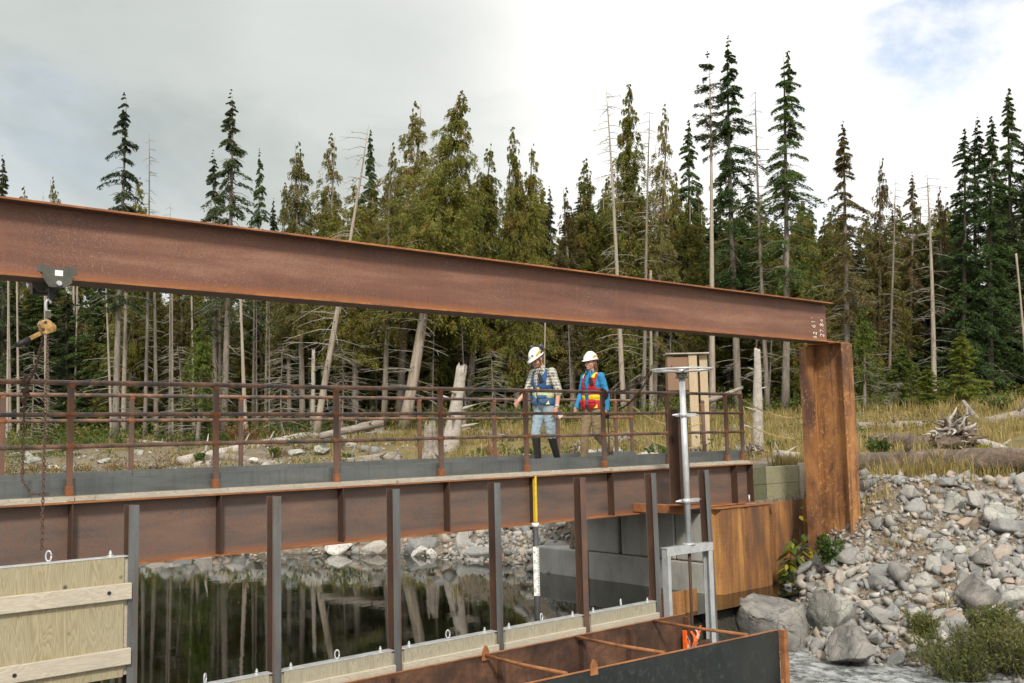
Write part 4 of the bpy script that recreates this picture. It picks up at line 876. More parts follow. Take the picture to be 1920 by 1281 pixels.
# ------------------------------------------------------------------ shrubs, grass
def shrub(name, p, h, w, nst, nl, leaf, label, seed, group=None, ll=(.03, .07), lw=.3, upright=.6, cat='shrub', bark='bark_dark'):
    rng = np.random.default_rng(seed); t = thing(name, label, cat, p, group); mb = MB(); C = []; D = []
    for k in range(nst):
        a = rng.uniform(0, 6.28); o = np.array([math.cos(a), math.sin(a), 0])*w*.5*rng.uniform(.2, 1.1); hh = h*rng.uniform(.6, 1.05)
        b0 = o*.2; pts = [b0+np.array([0, 0, -.05]), b0+o*.35+np.array([0, 0, hh*.45]), b0+o*.9+np.array([0, 0, hh])]
        mb.tube(pts, [.010*h+.003, .007*h+.002, .002], 4, 0, False)
        s = rng.uniform(.18, 1.02, nl)**.8; P = (1-s)[:, None]**2*pts[0]+(2*s*(1-s))[:, None]*pts[1]+(s**2)[:, None]*pts[2]
        P = P+rng.normal(size=P.shape)*.05*h*np.array([1, 1, .7]); C.append(P)
        D.append(nrm(rng.normal(size=P.shape)*.8+o/w+np.array([0, 0, upright])))
    mb.build('stems', M[bark], t, True)
    C = np.concatenate(C); D = np.concatenate(D); ln = rng.uniform(*ll, len(C)); wv = nrm(np.cross(D, rng.normal(size=C.shape)))
    v, f = quads(C, D*ln[:, None], wv*(ln*lw)[:, None]); link(bpy.data.objects.new('foliage', np_mesh('foliage', v, f, [M[leaf]])), t)
    return t
for px, py, h, w, sd, lb in ((1800, 1292, .66, 1.15, 1, 'large olive willow shrub at the stream edge in the lower right corner'), (1915, 1275, .75, 1.0, 2, 'willow shrub cut by the right picture edge'), (1735, 1205, .4, .45, 3, 'small wispy willow shrub left above the large one'), (1865, 1215, .5, .6, 4, 'tall wispy willow stems behind the large willow')):
    shrub('willow_shrub', ground(px, py), h, w, 80 if sd != 3 else 34, 80, 'willow', lb, sd, ll=(.014, .034), lw=.27, upright=.7)
shrub('leafy_shrub', ground(1558, 1068), .5, .4, 22, 40, 'shrub_green', 'dark green bush at the foot of the rusty column', 5, ll=(.02, .05), lw=.45)
far_sh = [(452, 832, .75, 1.5, 'shrub_red', 'wide reddish autumn bush behind the second handrail post'), (412, 836, .5, .6, 'shrub_green', 'green bush left of the wide reddish bush'), (520, 812, .6, .8, 'shrub_green', 'grey green bush right of the wide reddish bush'), (375, 868, .35, .4, 'shrub_green', 'small green bush in front of the pale driftwood log'), (515, 858, .3, .4, 'shrub_green', 'small yellowish bush between pale log and boulders'),
          (228, 838, .3, .6, 'shrub_green', 'low green plant left of the reddish bush'), (70, 848, .3, .5, 'shrub_green', 'low green plant near the hanging chain'), (655, 866, .25, .4, 'shrub_green', 'low yellow green plant beside the splintered log'), (905, 858, .3, .4, 'shrub_green', 'low leafy plant near the split brown stump'), (990, 860, .3, .45, 'shrub_green', 'leafy weed behind the boots of the walker in the blue vest'),
          (1235, 862, .35, .55, 'shrub_green', 'leafy green weed left of the gate stem'), (1455, 852, .35, .6, 'shrub_green', 'bright green weed between the hanging gold chains and the column'), (1648, 860, .4, .5, 'shrub_green', 'green plant just right of the rusty column'), (1812, 858, .35, .5, 'shrub_green', 'green plant growing in front of the root plate'), (1850, 862, .25, .4, 'leaf_yellow', 'yellow leaved plant right of the root plate'),
          (1720, 770, .6, 1.0, 'leaf_yellow', 'yellow leaved bush at the forest edge right of the column'), (1880, 772, .5, 1.2, 'shrub_green', 'green bush at the forest edge near the right picture edge'), (1060, 800, .5, .8, 'shrub_green', 'green bush between the two walkers at the forest edge'), (890, 800, .5, .8, 'shrub_green', 'green bush at the forest edge left of the walkers'), (570, 806, .4, .7, 'shrub_green', 'green bush at the forest edge under the leaning dead trunk'),
          (185, 812, .4, .8, 'shrub_green', 'green bush behind the white flat boulder'), (1850, 890, .2, .3, 'shrub_green', 'small weed under the long dark log')]
for i, (px, py, h, w, lf, lb) in enumerate(far_sh): shrub('shrub', ground(px, py), h, w, 26, 26, lf, lb, 40+i, 'low shrubs on the far bank', (.03, .07), .4)
def weeds():
    rng = np.random.default_rng(23); n = 3400; q = rng.uniform(22, 41, n); px = rng.uniform(-100, 2000, n); l = (px-CX)/F
    x = q*(.653+.757*l); y = q*(.757-.653*l); d = poly_dist(POND, x, y); w = wob(x*.9+9, y*.9); w2 = wob(x*.31+2, y*.35)
    k = (d > .8) & (y > 13.2) & (rng.uniform(size=n) < np.clip(.30+w*.8+w2*.5, .03, 1)*np.where(l < -.15, 1, .45)); x, y, w2 = x[k], y[k], w2[k]; z = Hgt(x, y); m = len(x); nb = 34
    h = rng.gamma(4, .045, m); b = np.repeat(np.arange(m), nb); c = np.stack([x[b], y[b], z[b]], -1)
    off = rng.normal(size=c.shape)*np.array([.16, .16, 0]); off[:, 2] = rng.uniform(.02, 1, len(b))*h[b]*1.4; c = c+off*np.array([1, 1, 1])
    dd = nrm(rng.normal(size=c.shape)+np.array([0, 0, .9])); ln = rng.uniform(.025, .065, len(b)); ww = nrm(np.cross(dd, rng.normal(size=c.shape)))
    v, f = quads(c, dd*ln[:, None], ww*(ln*.4)[:, None]); mi = np.where((w2[b] > .15) & (rng.uniform(size=len(b)) < .8), 1, 0)
    tag(link(bpy.data.objects.new('weeds', np_mesh('weeds', v, f, [M['shrub_green'], M['shrub_red']], False, mi))), 'low green and reddish weeds scattered over the far bank', 'weeds', None, 'stuff')
weeds()
def undergrowth():
    rng = np.random.default_rng(29); n = 2600; q = rng.uniform(39.5, 47, n); px = rng.uniform(-150, 2080, n); l = (px-CX)/F
    x = q*(.653+.757*l); y = q*(.757-.653*l); w = wob(x*.5+1, y*.5); k = rng.uniform(size=n) < np.clip(.5+w*.7, .1, 1); x, y, w = x[k], y[k], w[k]; z = Hgt(x, y); m = len(x); nb = 40
    h = rng.gamma(3.5, .16, m); b = np.repeat(np.arange(m), nb); c = np.stack([x[b], y[b], z[b]], -1); off = rng.normal(size=c.shape)*.28; off[:, 2] = rng.uniform(.0, 1, len(b))**.8*h[b]; c = c+off
    dd = nrm(rng.normal(size=c.shape)+np.array([0, 0, .3])); ln = rng.uniform(.04, .10, len(b)); ww = nrm(np.cross(dd, rng.normal(size=c.shape)))
    v, f = quads(c, dd*ln[:, None], ww*(ln*.38)[:, None]); u = rng.uniform(size=m)[b]; mi = np.where(u < .55, 0, np.where(u < .8, 1, 2))
    tag(link(bpy.data.objects.new('undergrowth', np_mesh('undergrowth', v, f, [M['shrub_green'], M['cedar'], M['brown_needles']], False, mi))), 'leafy undergrowth along the forest edge at the foot of the trunks', 'undergrowth', None, 'stuff')
undergrowth()
def leaf_mesh(l, w, mat):
    v = [(0, 0, 0), (l*.3, w*.42, -.01*l), (l*.6, w*.40, -.05*l), (l, 0, -.16*l), (l*.6, -w*.40, -.05*l), (l*.3, -w*.42, -.01*l), (l*.3, 0, .05*l), (l*.6, 0, .03*l)]
    m = MB(); m.add(v, [(0, 6, 1), (1, 6, 7, 2), (2, 7, 3), (0, 5, 6), (5, 4, 7, 6), (4, 3, 7)], 0, True); return m.mesh('leaf', M[mat])
def leafy_plant(p, spec, label, n, seed, size):
    rng = random.Random(seed); t = thing('leafy_plant', label, 'plant', p); lm = [leaf_mesh(size, size*.55, 'leaf_yellow'), leaf_mesh(size*1.1, size*.6, 'shrub_green')]
    for k, (h, dx, dy) in enumerate(spec):
        m = MB(); pts = [Vector((dx*s*s, dy*s*s, h*s)) for s in (0, .35, .7, 1)]; m.tube(pts, [.008, .006, .005, .003], 5); m.build('stem', M['bark_dark'], t, True)
        for i in range(n):
            s = .25+.75*(i+rng.random())/n; c = Vector((dx*s*s, dy*s*s, h*s)); a_ = rng.uniform(0, 6.28)
            o = bpy.data.objects.new('leaf', lm[0 if rng.random() < .6 else 1]); o.location = c+Vector((math.cos(a_), math.sin(a_), 0))*.03; o.rotation_euler = (rng.uniform(-.5, .5), rng.uniform(.0, .9), a_); sc = rng.uniform(.6, 1.15); o.scale = (sc,)*3; link(o, t)
pp = on_y(1480, 1108, 9.3)
leafy_plant(Vector((pp[0], 9.3, -2.0)), [(.85, -.18, -.25), (.8, .10, -.3), (.65, .32, -.25), (.5, -.32, -.2), (.9, .2, -.2)], 'yellow and green leaved sapling in front of the rusty sheet piles', 22, 3, .20)
pq = on_y(1500, 1010, 9.35); leafy_plant(Vector((pq[0], 9.35, pq[2]-.2)), [(.75, .06, 0)], 'tall thin seedling with a few large leaves against the sheet piles', 6, 8, .16)
pr = on_y(1368, 1180, 9.4); leafy_plant(Vector((pr[0], 9.4, pr[2]-.05)), [(.28, .02, 0)], 'tiny yellow leaved seedling at the foot of the sheet piles', 6, 9, .07)
def grass():
    rng = np.random.default_rng(3); n = 11000
    q = rng.uniform(16, 41.5, n)**1.0; px = rng.uniform(-120, 2050, n); l = (px-CX)/F
    x = q*(.653+.757*l); y = q*(.757-.653*l); d = poly_dist(POND, x, y); w = wob(x*.8+3, y*.8)
    pr_ = np.maximum(sst(d+w*2.5, 5.5, 10)*np.maximum(sst(l+w*.06, -.24, -.10), .12), sst(q+w*2, 35, 39)*.25)*np.clip(.62+wob(x*.45+7, y*.45)*.9, .12, 1)+.02; keep = (rng.uniform(size=n) < pr_) & (y > 10.1) & ~((x > 12) & (x < 15.6) & (y < 12.8)) & (d > 1.0)
    x, y, q = x[keep], y[keep], q[keep]
    m = 1500; ys = rng.uniform(3, 10.6, m); cr = np.interp(ys, [-20, 4, 6.9, 8.1, 9.6], [19, 17.6, 16.5, 15.8, 15.0]); xs = cr+rng.gamma(1.4, .7, m)+.15
    k2 = rng.uniform(size=m) < .75; xs, ys = xs[k2], ys[k2]
    m = 90; y3 = rng.uniform(4, 9.3, m); x3 = np.interp(y3, [4, 9.6], [12.9, 12.9])+rng.uniform(.4, 3.6, m)
    X = np.concatenate([x, xs, x3]); Y = np.concatenate([y, ys, y3]); Q = X*.653+Y*.757; nb = 16
    h = np.concatenate([rng.gamma(6, .045, len(x)), rng.gamma(6, .038, len(xs)), rng.gamma(6, .022, len(x3))])
    Z = Hgt(X, Y); b = np.repeat(np.arange(len(X)), nb)
    c = np.stack([X[b], Y[b], Z[b]], -1)+rng.normal(size=(len(b), 3))*np.array([.09, .09, .0]); hh = h[b]*rng.uniform(.5, 1.25, len(b))
    a = rng.uniform(0, 6.283, len(b)); o = np.stack([np.cos(a), np.sin(a), 0*a], -1); s = np.stack([-np.sin(a), np.cos(a), 0*a], -1); wd = (.003+.0002*Q[b])[:, None]
    t1 = c+o*(hh*.12)[:, None]+np.array([0, 0, 1])*(hh*.6)[:, None]; t2 = c+o*(hh*rng.uniform(.2, .6, len(b)))[:, None]+np.array([0, 0, 1])*hh[:, None]
    v = np.stack([c-s*wd-np.array([0, 0, .03]), c+s*wd-np.array([0, 0, .03]), t1+s*wd*.8, t2, t1-s*wd*.8], 1).reshape(-1, 3); i = np.arange(len(b))*5
    f = np.concatenate([np.stack([i, i+1, i+2], -1), np.stack([i, i+2, i+4], -1), np.stack([i+4, i+2, i+3], -1)])
    tag(link(bpy.data.objects.new('dry_grass', np_mesh('dry_grass', v, f, [M['grass']]))), 'dry golden grass covering the clearing and bank top', 'grass', None, 'stuff')
grass()

# ------------------------------------------------------------------ footbridge (flange top z = 0, near face y = 9.94)
YN, YF, X0, X1 = 9.94, 12.37, -4.0, 13.52
NEAR_X = [-2.76, -1.32, .12, 1.56, 3.01, 4.465, 5.905, 7.385, 8.79, 10.26, 11.665, 13.09, 13.5]
bridge = thing('footbridge', 'long rusty steel footbridge with pipe handrails spanning the pond', 'bridge', (X0, YN, -.63))
def girder(yc, far):
    web = [1, 1, 1, 0, 1, 1, 1, 1, 1, 0, 1, 1]
    g = MB().prism(ipoly(.63, .26, .016, .012), (X0, yc, -.63), (0, 1, 0), (0, 0, 1), (1, 0, 0), X1-X0, 0, web).build('girder', [M['girder_web'], M['rust_edge']], bridge)
    sgn = 1 if far else -1; first = None
    for x in NEAR_X[:-1]+[X1-.012]:
        at = Vector((x-.02, yc, -.6))
        if first is None:
            m = MB().b2((x-.026, yc+sgn*.008, -.612) if sgn > 0 else (x-.026, yc-.125, -.612), (x-.014, yc+.125, -.018) if sgn > 0 else (x-.014, yc-.008, -.018)); first = m.build('stiffener', M['rust_shade'], g, at=at)  # stiffeners coloured darker than the web, shade painted into the steel
        else:
            copy_of(first, g, at-origin(g))
    return g
gn = girder(YN-.06, False); girder(YF+.06, True)
MB().b2((8.752, YN-.062-.129, -.63), (8.785, YN-.062-.1285+.001, -.006)).build('yellow_paint_stripe', M['yellow'], gn)
MB().b2((8.756, YN-.19, -.612), (8.762, YN-.145, -.03)).build('yellow_paint_stripe', M['yellow'], gn)
# deck planks and toe plates
rng = random.Random(2); x = X0; pl = []
while x < X1-.05:
    w = .19; m = MB().b2((x, YN-.14, .003), (x+w-.008, YF+.14, .048)); pl.append(x); x += w
p0 = MB().b2((0, YN-.13, .004), (.182, YF+.13, .046)).build('deck_plank', M['deck'], bridge, at=(X0, YN, 0), local=False) if False else None
m = MB().b2((0, -.13, .004), (.182, YF-YN+.13, .046)).mesh('deck_plank', M['deck'])
for x in pl:
    o = bpy.data.objects.new('deck_plank', m); o.location = Vector((x, YN+rng.uniform(-.012, .012), 0))-origin(bridge); link(o, bridge)
edge = -3.99
for k, (a, b) in enumerate(((X0, 2.95), (3.2, 6.6), (6.63, 10.05), (10.25, 13.45))):
    MB().b2((a, YN-.175, .0015), (b, YN-.132, .034)).build('edge_board', M['deck'], bridge)
def toe(y, s):
    for a, b in zip([X0]+NEAR_X[5:-1:2], NEAR_X[5:-1:2]+[X1]):
        MB().b2((a+.004, y-.004, .052), (b-.004, y+.004, .212)).b2((a+.004, y+(.004 if s > 0 else -.06), .052), (b-.004, y+(.06 if s > 0 else -.004), .060)).build('toe_plate', M['toe'], bridge, bevel=.002)
toe(YN+.05, 1); toe(YF-.05, -1)
RZ = (1.12, .815, .512)
def railing(y, posts, xs, xe):
    pm = None
    for i, x in enumerate(posts):
        m = MB(); a = Vector((x, y, .0))
        if pm is None:
            m.box((x, y, .555), (.052, .052, 1.105)); pm = m.build('railing_post', M['post'], bridge, bevel=.006, at=a); o = pm
            for z in RZ[1:]:
                w = MB().tube([(x-.042, y, z), (x-.024, y, z), (x+.024, y, z), (x+.042, y, z)], [.026, .035, .035, .026], 12); w.build('weld', M['weld'], o)
            MB().box((x, y, 1.085), (.06, .06, .035)).build('weld', M['weld'], o, bevel=.008); MB().box((x, y-.0, .075), (.066, .066, .13)).build('weld', M['weld'], o, bevel=.008)
            MB().box((x, y-.01, .012), (.13, .12, .016)).build('base_plate', M['rust_edge'], o)
        else:
            o = copy_of(pm, bridge, a-origin(bridge))
            for ch in pm.children: copy_of(ch, o)
    for z, r in zip(RZ, (.024, .0215, .0215)):
        xx = [xs]+[p for p in posts if xs < p < xe]+[xe]; pts = [(p, y, z+random.Random(int(p*100)).uniform(-.004, .004)) for p in xx]
        MB().tube(pts, r, 12).build('rail', M['rail'], bridge)
railing(YN, NEAR_X, X0, 13.525); railing(YF, NEAR_X, X0, 13.525)
# outrigger that carries the gate post
ty = MB().b2((10.74, 8.92, -.60), (10.86, YN-.075, -.48)); ty.build('outrigger_tube', M['rust_edge'], bridge, bevel=.006)
MB().b2((10.60, 8.85, -.475), (10.98, 9.12, -.46)).build('post_seat', M['rust_edge'], bridge)
MB().prism(ipoly(.20, .20, .012, .01), (10.79, 8.92, -.458), (1, 0, 0), (0, 1, 0), (0, 0, 1), 1.30, 0, [1, 1, 0, 0, 0, 1, 1, 1, 0, 0, 0, 1]).build('gate_post', [M['rust_shade'], M['post']], bridge, bevel=.003)
MB().b2((13.25, YN-.19, -.70), (13.5, YN+.08, -.632)).build('bearing_block', M['concrete'], bridge, bevel=.01)
MB().tube([(13.38, YN-.17, -.63), (13.38, YN-.17, -.5)], .014, 8).build('anchor_bolt', M['galv'], bridge)

# ------------------------------------------------------------------ overhead crane beam and column
YB = 8.75
gan = thing('crane_gantry', 'rusty overhead crane beam resting on a tall rusty steel column', 'gantry', (14.3, YB, -1.1))
MB().prism(ipoly(.64, .30, .020, .013), (-5, YB, 1.89), (0, 1, 0), (0, 0, 1), (1, 0, 0), 19.22, 0, [2, 1, 1, 0, 2, 1, 1, 1, 2, 0, 1, 1]).build('beam', [M['crane'], M['rust_edge'], M['crane_under_shade']], gan, bevel=.003)
def column(xc):
    MB().prism(ipoly(.60, .30, .02, .014), (xc, YB-.30, -2.9), (1, 0, 0), (0, 1, 0), (0, 0, 1), 2.9+1.872, 0, None).build('column', [M['column']], gan, bevel=.003)
    MB().prism([(0, 0), (.185, 0), (.185, .014), (.014, .014), (.014, .14), (0, .14)], (xc-.345, YB+.215, -2.9), (1, 0, 0), (0, 1, 0), (0, 0, 1), 4.75, 0).build('guide_angle', M['column'], gan)
    MB().b2((xc-.26, YB-.27, 1.8735), (xc+.12, YB+.33, 1.8885)).build('cap_plate', M['rust_edge'], gan)
column(14.31); column(-4.6)
def strokes(segs, ox, oz, s, name, parent, r=.006):
    """chalk lettering written sideways: text runs up the web; text x -> +z, text y -> -x"""
    m = MB(); yw = YB-.0065-.004
    for st in segs: m.tube([(ox-b*s, yw, oz+a*s) for a, b in st], r, 5)
    return m.build(name, M['chalk'], parent)
G2 = [[(0, .8), (.2, 1), (.45, .95), (.5, .7), (.1, .1), (0, 0), (.55, 0)]]
G7 = [[(0, 1), (.5, 1), (.2, 0)]]; G8 = [[(.25, .5), (.05, .75), (.25, 1), (.45, .75), (.25, .5), (.02, .25), (.25, 0), (.48, .25), (.25, .5)]]
G4 = [[(.35, 0), (.35, 1), (0, .35), (.5, .35)]]; G6 = [[(.4, 1), (.1, .6), (.02, .25), (.25, 0), (.45, .2), (.3, .45), (.06, .3)]]; G1 = [[(.1, .8), (.28, 1), (.28, 0)]]; GD = [[(.1, 0), (.14, .06)]]
GB = [[(0, 0), (.1, 1), (.4, .9), (.4, .6), (.08, .5), (.45, .4), (.4, .08), (0, 0)]]; GQ = [[(.15, 1), (.2, .8)]]
def write(glyphs, ox, oz, s):
    a = 0
    for g in glyphs: strokes([[(p+a/1., q) for p, q in st] for st in g], ox, oz, s, 'chalk_writing', gan); a += .68 if g is not GD else .35
write([G2, G7, GD, G8, G4], 14.13, 1.98, .10); write([GB, G2], 13.92, 1.95, .085); write([G6, G1, GQ], 13.90, 2.12, .10)

# ------------------------------------------------------------------ sheet pile wall, timber wall, concrete blocks
sw = thing('sheet_pile_wall', 'orange rusted steel sheet pile wall under the bridge end', 'wall', (13.5, 9.6, -2.9))
xs = 12.22; k = 0
for wdt, prof in ((1.45, 'front'), (.72, 'in'), (.72, 'in')):
    poly = [(0, .16), (.10, 0), (wdt*.42, 0), (wdt*.46, .012), (wdt*.52, .012), (wdt*.56, 0), (wdt-.12, 0), (wdt-.01, .15), (wdt-.01, .165), (wdt-.13, .015), (.11, .015), (.0, .175)] if prof == 'front' else [(0, .15), (wdt*.35, .15), (wdt*.5, .10), (wdt*.9, .10), (wdt-.01, .15), (wdt-.01, .165), (wdt*.9, .115), (wdt*.5, .115), (wdt*.35, .165), (0, .165)]
    MB().prism(poly, (xs, 9.52, -3.4), (1, 0, 0), (0, 1, 0), (0, 0, 1), 2.75+(.012 if prof == 'in' else 0), 0).build('sheet_pile', M['sheet'], sw, bevel=.002); xs += wdt
MB().b2((12.2, 9.50, -.648), (13.72, 9.72, -.636)).build('cap_plate', M['rust_edge'], sw)
lw = thing('timber_wall', 'two course timber retaining wall between bridge end and column', 'wall', (14.3, 9.97, -.7))
for a, b, z0, z1, mt in ((13.56, 14.10, -.655, -.375, 'treated_dark'), (13.56, 14.09, -.37, -.075, 'treated_dark'), (14.11, 15.03, -.66, -.375, 'treated'), (14.105, 15.03, -.37, -.085, 'treated')):
    MB().b2((a, 9.93, z0), (b, 10.03, z1)).build('timber', M[mt], lw, bevel=.006)
MB().b2((15.04, 9.90, -.66), (15.32, 9.95, -.05)).build('upright_board', M['oldboard'] if False else M['lumber'], lw, bevel=.005)
ab = thing('block_abutment', 'stacked grey concrete block abutment under the bridge end', 'wall', (12.6, 11.5, -2.95))
bm_ = MB().b2((0, 0, 0), (.75, .745, .74)).mesh('concrete_block', M['concrete'])
def cblock(y, z, ly):
    m = MB().b2((12.2, y+.006, z), (12.94, y+ly-.006, z+.735)); m.build('concrete_block', M['concrete'], ab, bevel=.025)
for y, ly in ((9.72, .62), (10.35, 1.15), (11.57, .74), (12.31 - .0, .0)):
    if ly: cblock(y, -1.455, ly)
for y, ly in ((9.72, 1.05), (10.78, 1.5), (12.29, 1.38)): cblock(y, -2.2, ly)
for y, ly in ((9.72, 1.9), (11.63, 2.04)): cblock(y, -2.945, ly)

# ------------------------------------------------------------------ weir: steel piles and stoplog panels
PX = [.48, 1.825, 3.17, 4.515, 5.872, 7.235, 8.584, 9.909, 11.05]
PLAB = ['steel pile hidden past the left picture edge', 'steel pile just past the left picture edge', 'grey steel pile beside the raised plywood panel, leftmost in view', 'second steel pile from the left', 'third steel pile from the left', 'fourth steel pile from the left, left of the water gauge', 'rusty fifth steel pile, right of the water gauge', 'sixth steel pile, left of the galvanised gate frame', 'seventh steel pile, right of the gate frame by the sheet piles']
PX = PX[1:]; PLAB = PLAB[1:]
for i, (x, lb) in enumerate(zip(PX, PLAB)):
    t = thing('steel_pile', lb, 'pile', (x, YB, -3.0), 'weir piles'); rusty = i == 5
    mats = [M['rust_shade'], M['post'] if rusty else M['pile']]
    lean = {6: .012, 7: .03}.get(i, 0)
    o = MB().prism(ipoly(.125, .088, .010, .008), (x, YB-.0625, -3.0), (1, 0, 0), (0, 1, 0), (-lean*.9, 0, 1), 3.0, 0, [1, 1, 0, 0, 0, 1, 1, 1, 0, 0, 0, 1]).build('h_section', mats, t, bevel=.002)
def stoplog(xa, xb, ztop, label, raised, seed):
    t = thing('stoplog_panel', label, 'panel', ((xa+xb)/2, YB, ztop-1.03), 'stoplog panels'); a, b = xa+.012, xb-.012; yf = YB-.055
    mt = 'ply' if raised else 'ply_wet'; fb = 1.0
    MB().b2((a+.06, yf, ztop-fb), (b-.06, yf+.018, ztop-.008)).build('plywood_face', M[mt], t)
    MB().b2((a, yf+.0195, ztop-fb+.01), (b, yf+.1, ztop-.011)).build('core', M['lumber'] if raised else M['ply_wet'], t)
    MB().b2((a+.02, yf-.004, ztop-.0075), (b-.02, yf+.112, ztop)).build('top_strip', M['white'] if False else M['galv'], t, bevel=.002)
    for z in ((ztop-.30, ztop-.84) if raised else (ztop-.215, ztop-.84)):
        MB().b2((a+.004 if raised else a+.03, yf-.04, z-.06), (b-.004 if raised else b-.03, yf-.001, z+.075)).build('batten', M['lumber'], t, bevel=.006)
    xm = (a+b)/2; rg = random.Random(seed); th = rg.uniform(-.8, .8); ux = Vector((math.cos(th), math.sin(th), 0))
    e = Vector((xm, YB, ztop)); m = MB(); pts = [e+ux*.022*math.cos(w)+Vector((0, 0, .05+.042*math.sin(w))) for w in [math.pi*2*k/14 for k in range(15)]]
    m.tube(pts, .007, 7).build('lifting_eye', M['galv'], t)
    for q in (.12, .88):
        xq = a+(b-a)*q; MB().tube([(xq, YB, ztop), (xq, YB, ztop+.012)], .026, 10).tube([(xq, YB, ztop+.012), (xq, YB, ztop+.035)], .014, 6).tube([(xq, YB, ztop+.035), (xq, YB, ztop+.05)], .009, 8).build('bolt', M['galv'], t)
    if raised:
        for q, z in ((.14, -.30), (.85, -.29), (.30, -.84)): MB().tube([(a+(b-a)*q, yf-.041, ztop+z), (a+(b-a)*q, yf-.046, ztop+z)], .016, 12).build('dark_hole_disc', M['black'], t)  # raised black discs painted in for the dark inside of holes
SL = ['raised plywood stoplog panel hanging from the hoist, lower left', 'lowered stoplog panel left of the third steel pile', 'lowered stoplog panel right of the third steel pile', 'lowered stoplog panel in front of the water gauge', 'lowered stoplog panel left of the sixth steel pile']
stoplog(PX[0]+.07-.06, PX[1]-.005, -.425, SL[0], True, 1)
for i, sd in ((1, 2), (2, 3), (3, 4), (4, 5), (5, 6)):
    lb = ['', 'lowered stoplog panel just right of the leftmost steel pile', SL[1], SL[2], SL[3], SL[4]][i]
    stoplog(PX[i]+.005, PX[i+1]-.005, -1.625, lb, False, sd)

# ------------------------------------------------------------------ steel flume below the weir
fl = thing('steel_flume', 'open rusty steel flume box with cross bars below the weir', 'flume', (7, 7.8, -3.3))
ZT = -1.805
MB().b2((2.6, 8.50, -3.3), (10.17, 8.512, ZT)).build('back_wall', M['flume_in'], fl)
ang = math.atan2(7.02-7.19, 10.08-7.1)
U = Vector((math.cos(ang), math.sin(ang), 0)); V = Vector((-U.y, U.x, 0)); P0 = Vector((10.08, 7.03, 0)); Pw = P0-U*7.4
nw = MB().prism([(0, 0), (7.4, 0), (7.4, .012), (0, .012)], Pw+Vector((0, 0, -3.3)), U, V, (0, 0, 1), 3.3+ZT, 0, [1, 1, 0, 1]).build('front_wall', [M['flume_in'], M['flume_out']], fl, bevel=.002)
MB().prism([(0, 0), (.07, 0), (.07, .01), (.01, .01), (.01, .07), (0, .07)], P0+U*.0-V*.075+Vector((0, 0, -3.3)), U, V, (0, 0, 1), 3.3+ZT+.006, 0).build('end_angle', M['rust_edge'], fl)
MB().tube([P0-U*.02-V*.05+Vector((0, 0, ZT-.55)), P0-U*.22-V*.03+Vector((0, 0, ZT-.95))], .022, 4).build('corner_brace', M['rust_edge'], fl)
MB().prism([(0, 0), (7.4, 0), (7.4, .03), (0, .03)], Pw-V*.008+Vector((0, 0, ZT)), U, V, (0, 0, 1), .008, 0).build('wall_edge', M['rust_edge'], fl)
MB().b2((2.6, 8.494, ZT+.0005), (10.17, 8.52, ZT+.009)).build('wall_edge', M['rust_edge'], fl)
MB().b2((2.6, 6.9, -3.3), (10.1, 8.52, -3.28)).build('floor_plate', M['flume_in'], fl)
for x in (5.66, 7.02, 8.25, 9.05, 10.13): MB().b2((x, 8.42, -3.2), (x+.05, 8.498, ZT-.03)).build('rib', M['flume_in'], fl)
for x, lug in ((5.0, 0), (6.85, 1), (8.2, 0), (9.55, 0)):
    near = P0+U*((x-P0.x)/U.x); a = Vector((x, 8.49, ZT-.0)); b = Vector((near.x+.0, near.y+.02, ZT+.012)); mid = (a+b)/2-Vector((0, 0, .012))
    MB().tube([a, mid, b], .019, 8).build('cross_bar', M['rust_edge'], fl)
def lug(p, d):
    n = Vector((0, 1, 0)) if d == 0 else V; u = Vector((1, 0, 0)) if d == 0 else U
    MB().prism([(-.05, -.06), (.05, -.06), (.045, .035), (.018, .085), (0, .092), (-.018, .085), (-.045, .035)], Vector(p), u, (0, 0, 1), n, .012).build('lifting_lug', M['rust_edge'], fl)
lug((6.85, 8.475, ZT+.01), 0); lug(P0+U*((7.18-P0.x)/U.x)-V*.014+Vector((0, 0, ZT+.01)), 1)
lw2 = thing('lower_plate_wall', 'low rusty plate wall behind the gate frame', 'plate', (10.6, 9.0, -3.2))
MB().b2((9.98, 8.96, -2.02), (10.99, 8.985, -1.62)).build('upper_plate', M['sheet'], lw2); MB().b2((9.98, 8.955, -3.2), (10.99, 8.99, -2.03)).build('lower_plate', M['sheet'], lw2)

# ------------------------------------------------------------------ slide gate with handwheel
gt = thing('slide_gate', 'galvanised slide gate frame with long stem pipe and handwheel', 'gate', (10.53, 8.72, -3.2))
def channel(p, l, d, wid, dep):  # U channel standing along z
    return [(0, 0), (wid, 0), (wid, .008), (.008, .008), (.008, dep-.008), (wid, dep-.008), (wid, dep), (0, dep)]
MB().prism(channel(0, 0, 0, .06, .10), (10.06, 8.66, -3.0), (1, 0, 0), (0, 1, 0), (0, 0, 1), 2.02, 0).build('frame_leg', M['galv'], gt, bevel=.002)
MB().prism(channel(0, 0, 0, .085, .10), (10.99, 8.66, -3.0), (-1, 0, 0), (0, 1, 0), (0, 0, 1), 2.02, 0).build('frame_leg', M['galv'], gt, bevel=.002)
MB().b2((10.05, 8.655, -1.08), (11.0, 8.665, -.975)).b2((10.05, 8.665, -.985), (11.0, 8.775, -.975)).build('frame_head', M['galv'], gt, bevel=.002)
for x in (10.09, 10.95): MB().tube([(x, 8.65, -1.03), (x, 8.658, -1.03)], .012, 6).build('bolt', M['galv'], gt)
MB().tube([(10.57, 8.72, -.974), (10.555, 8.72, 1.27)], .041, 16).build('stem_pipe', M['galv'], gt)
MB().tube([(10.57, 8.72, -.974), (10.57, 8.72, -.955)], .085, 16).build('pipe_flange', M['galv'], gt)
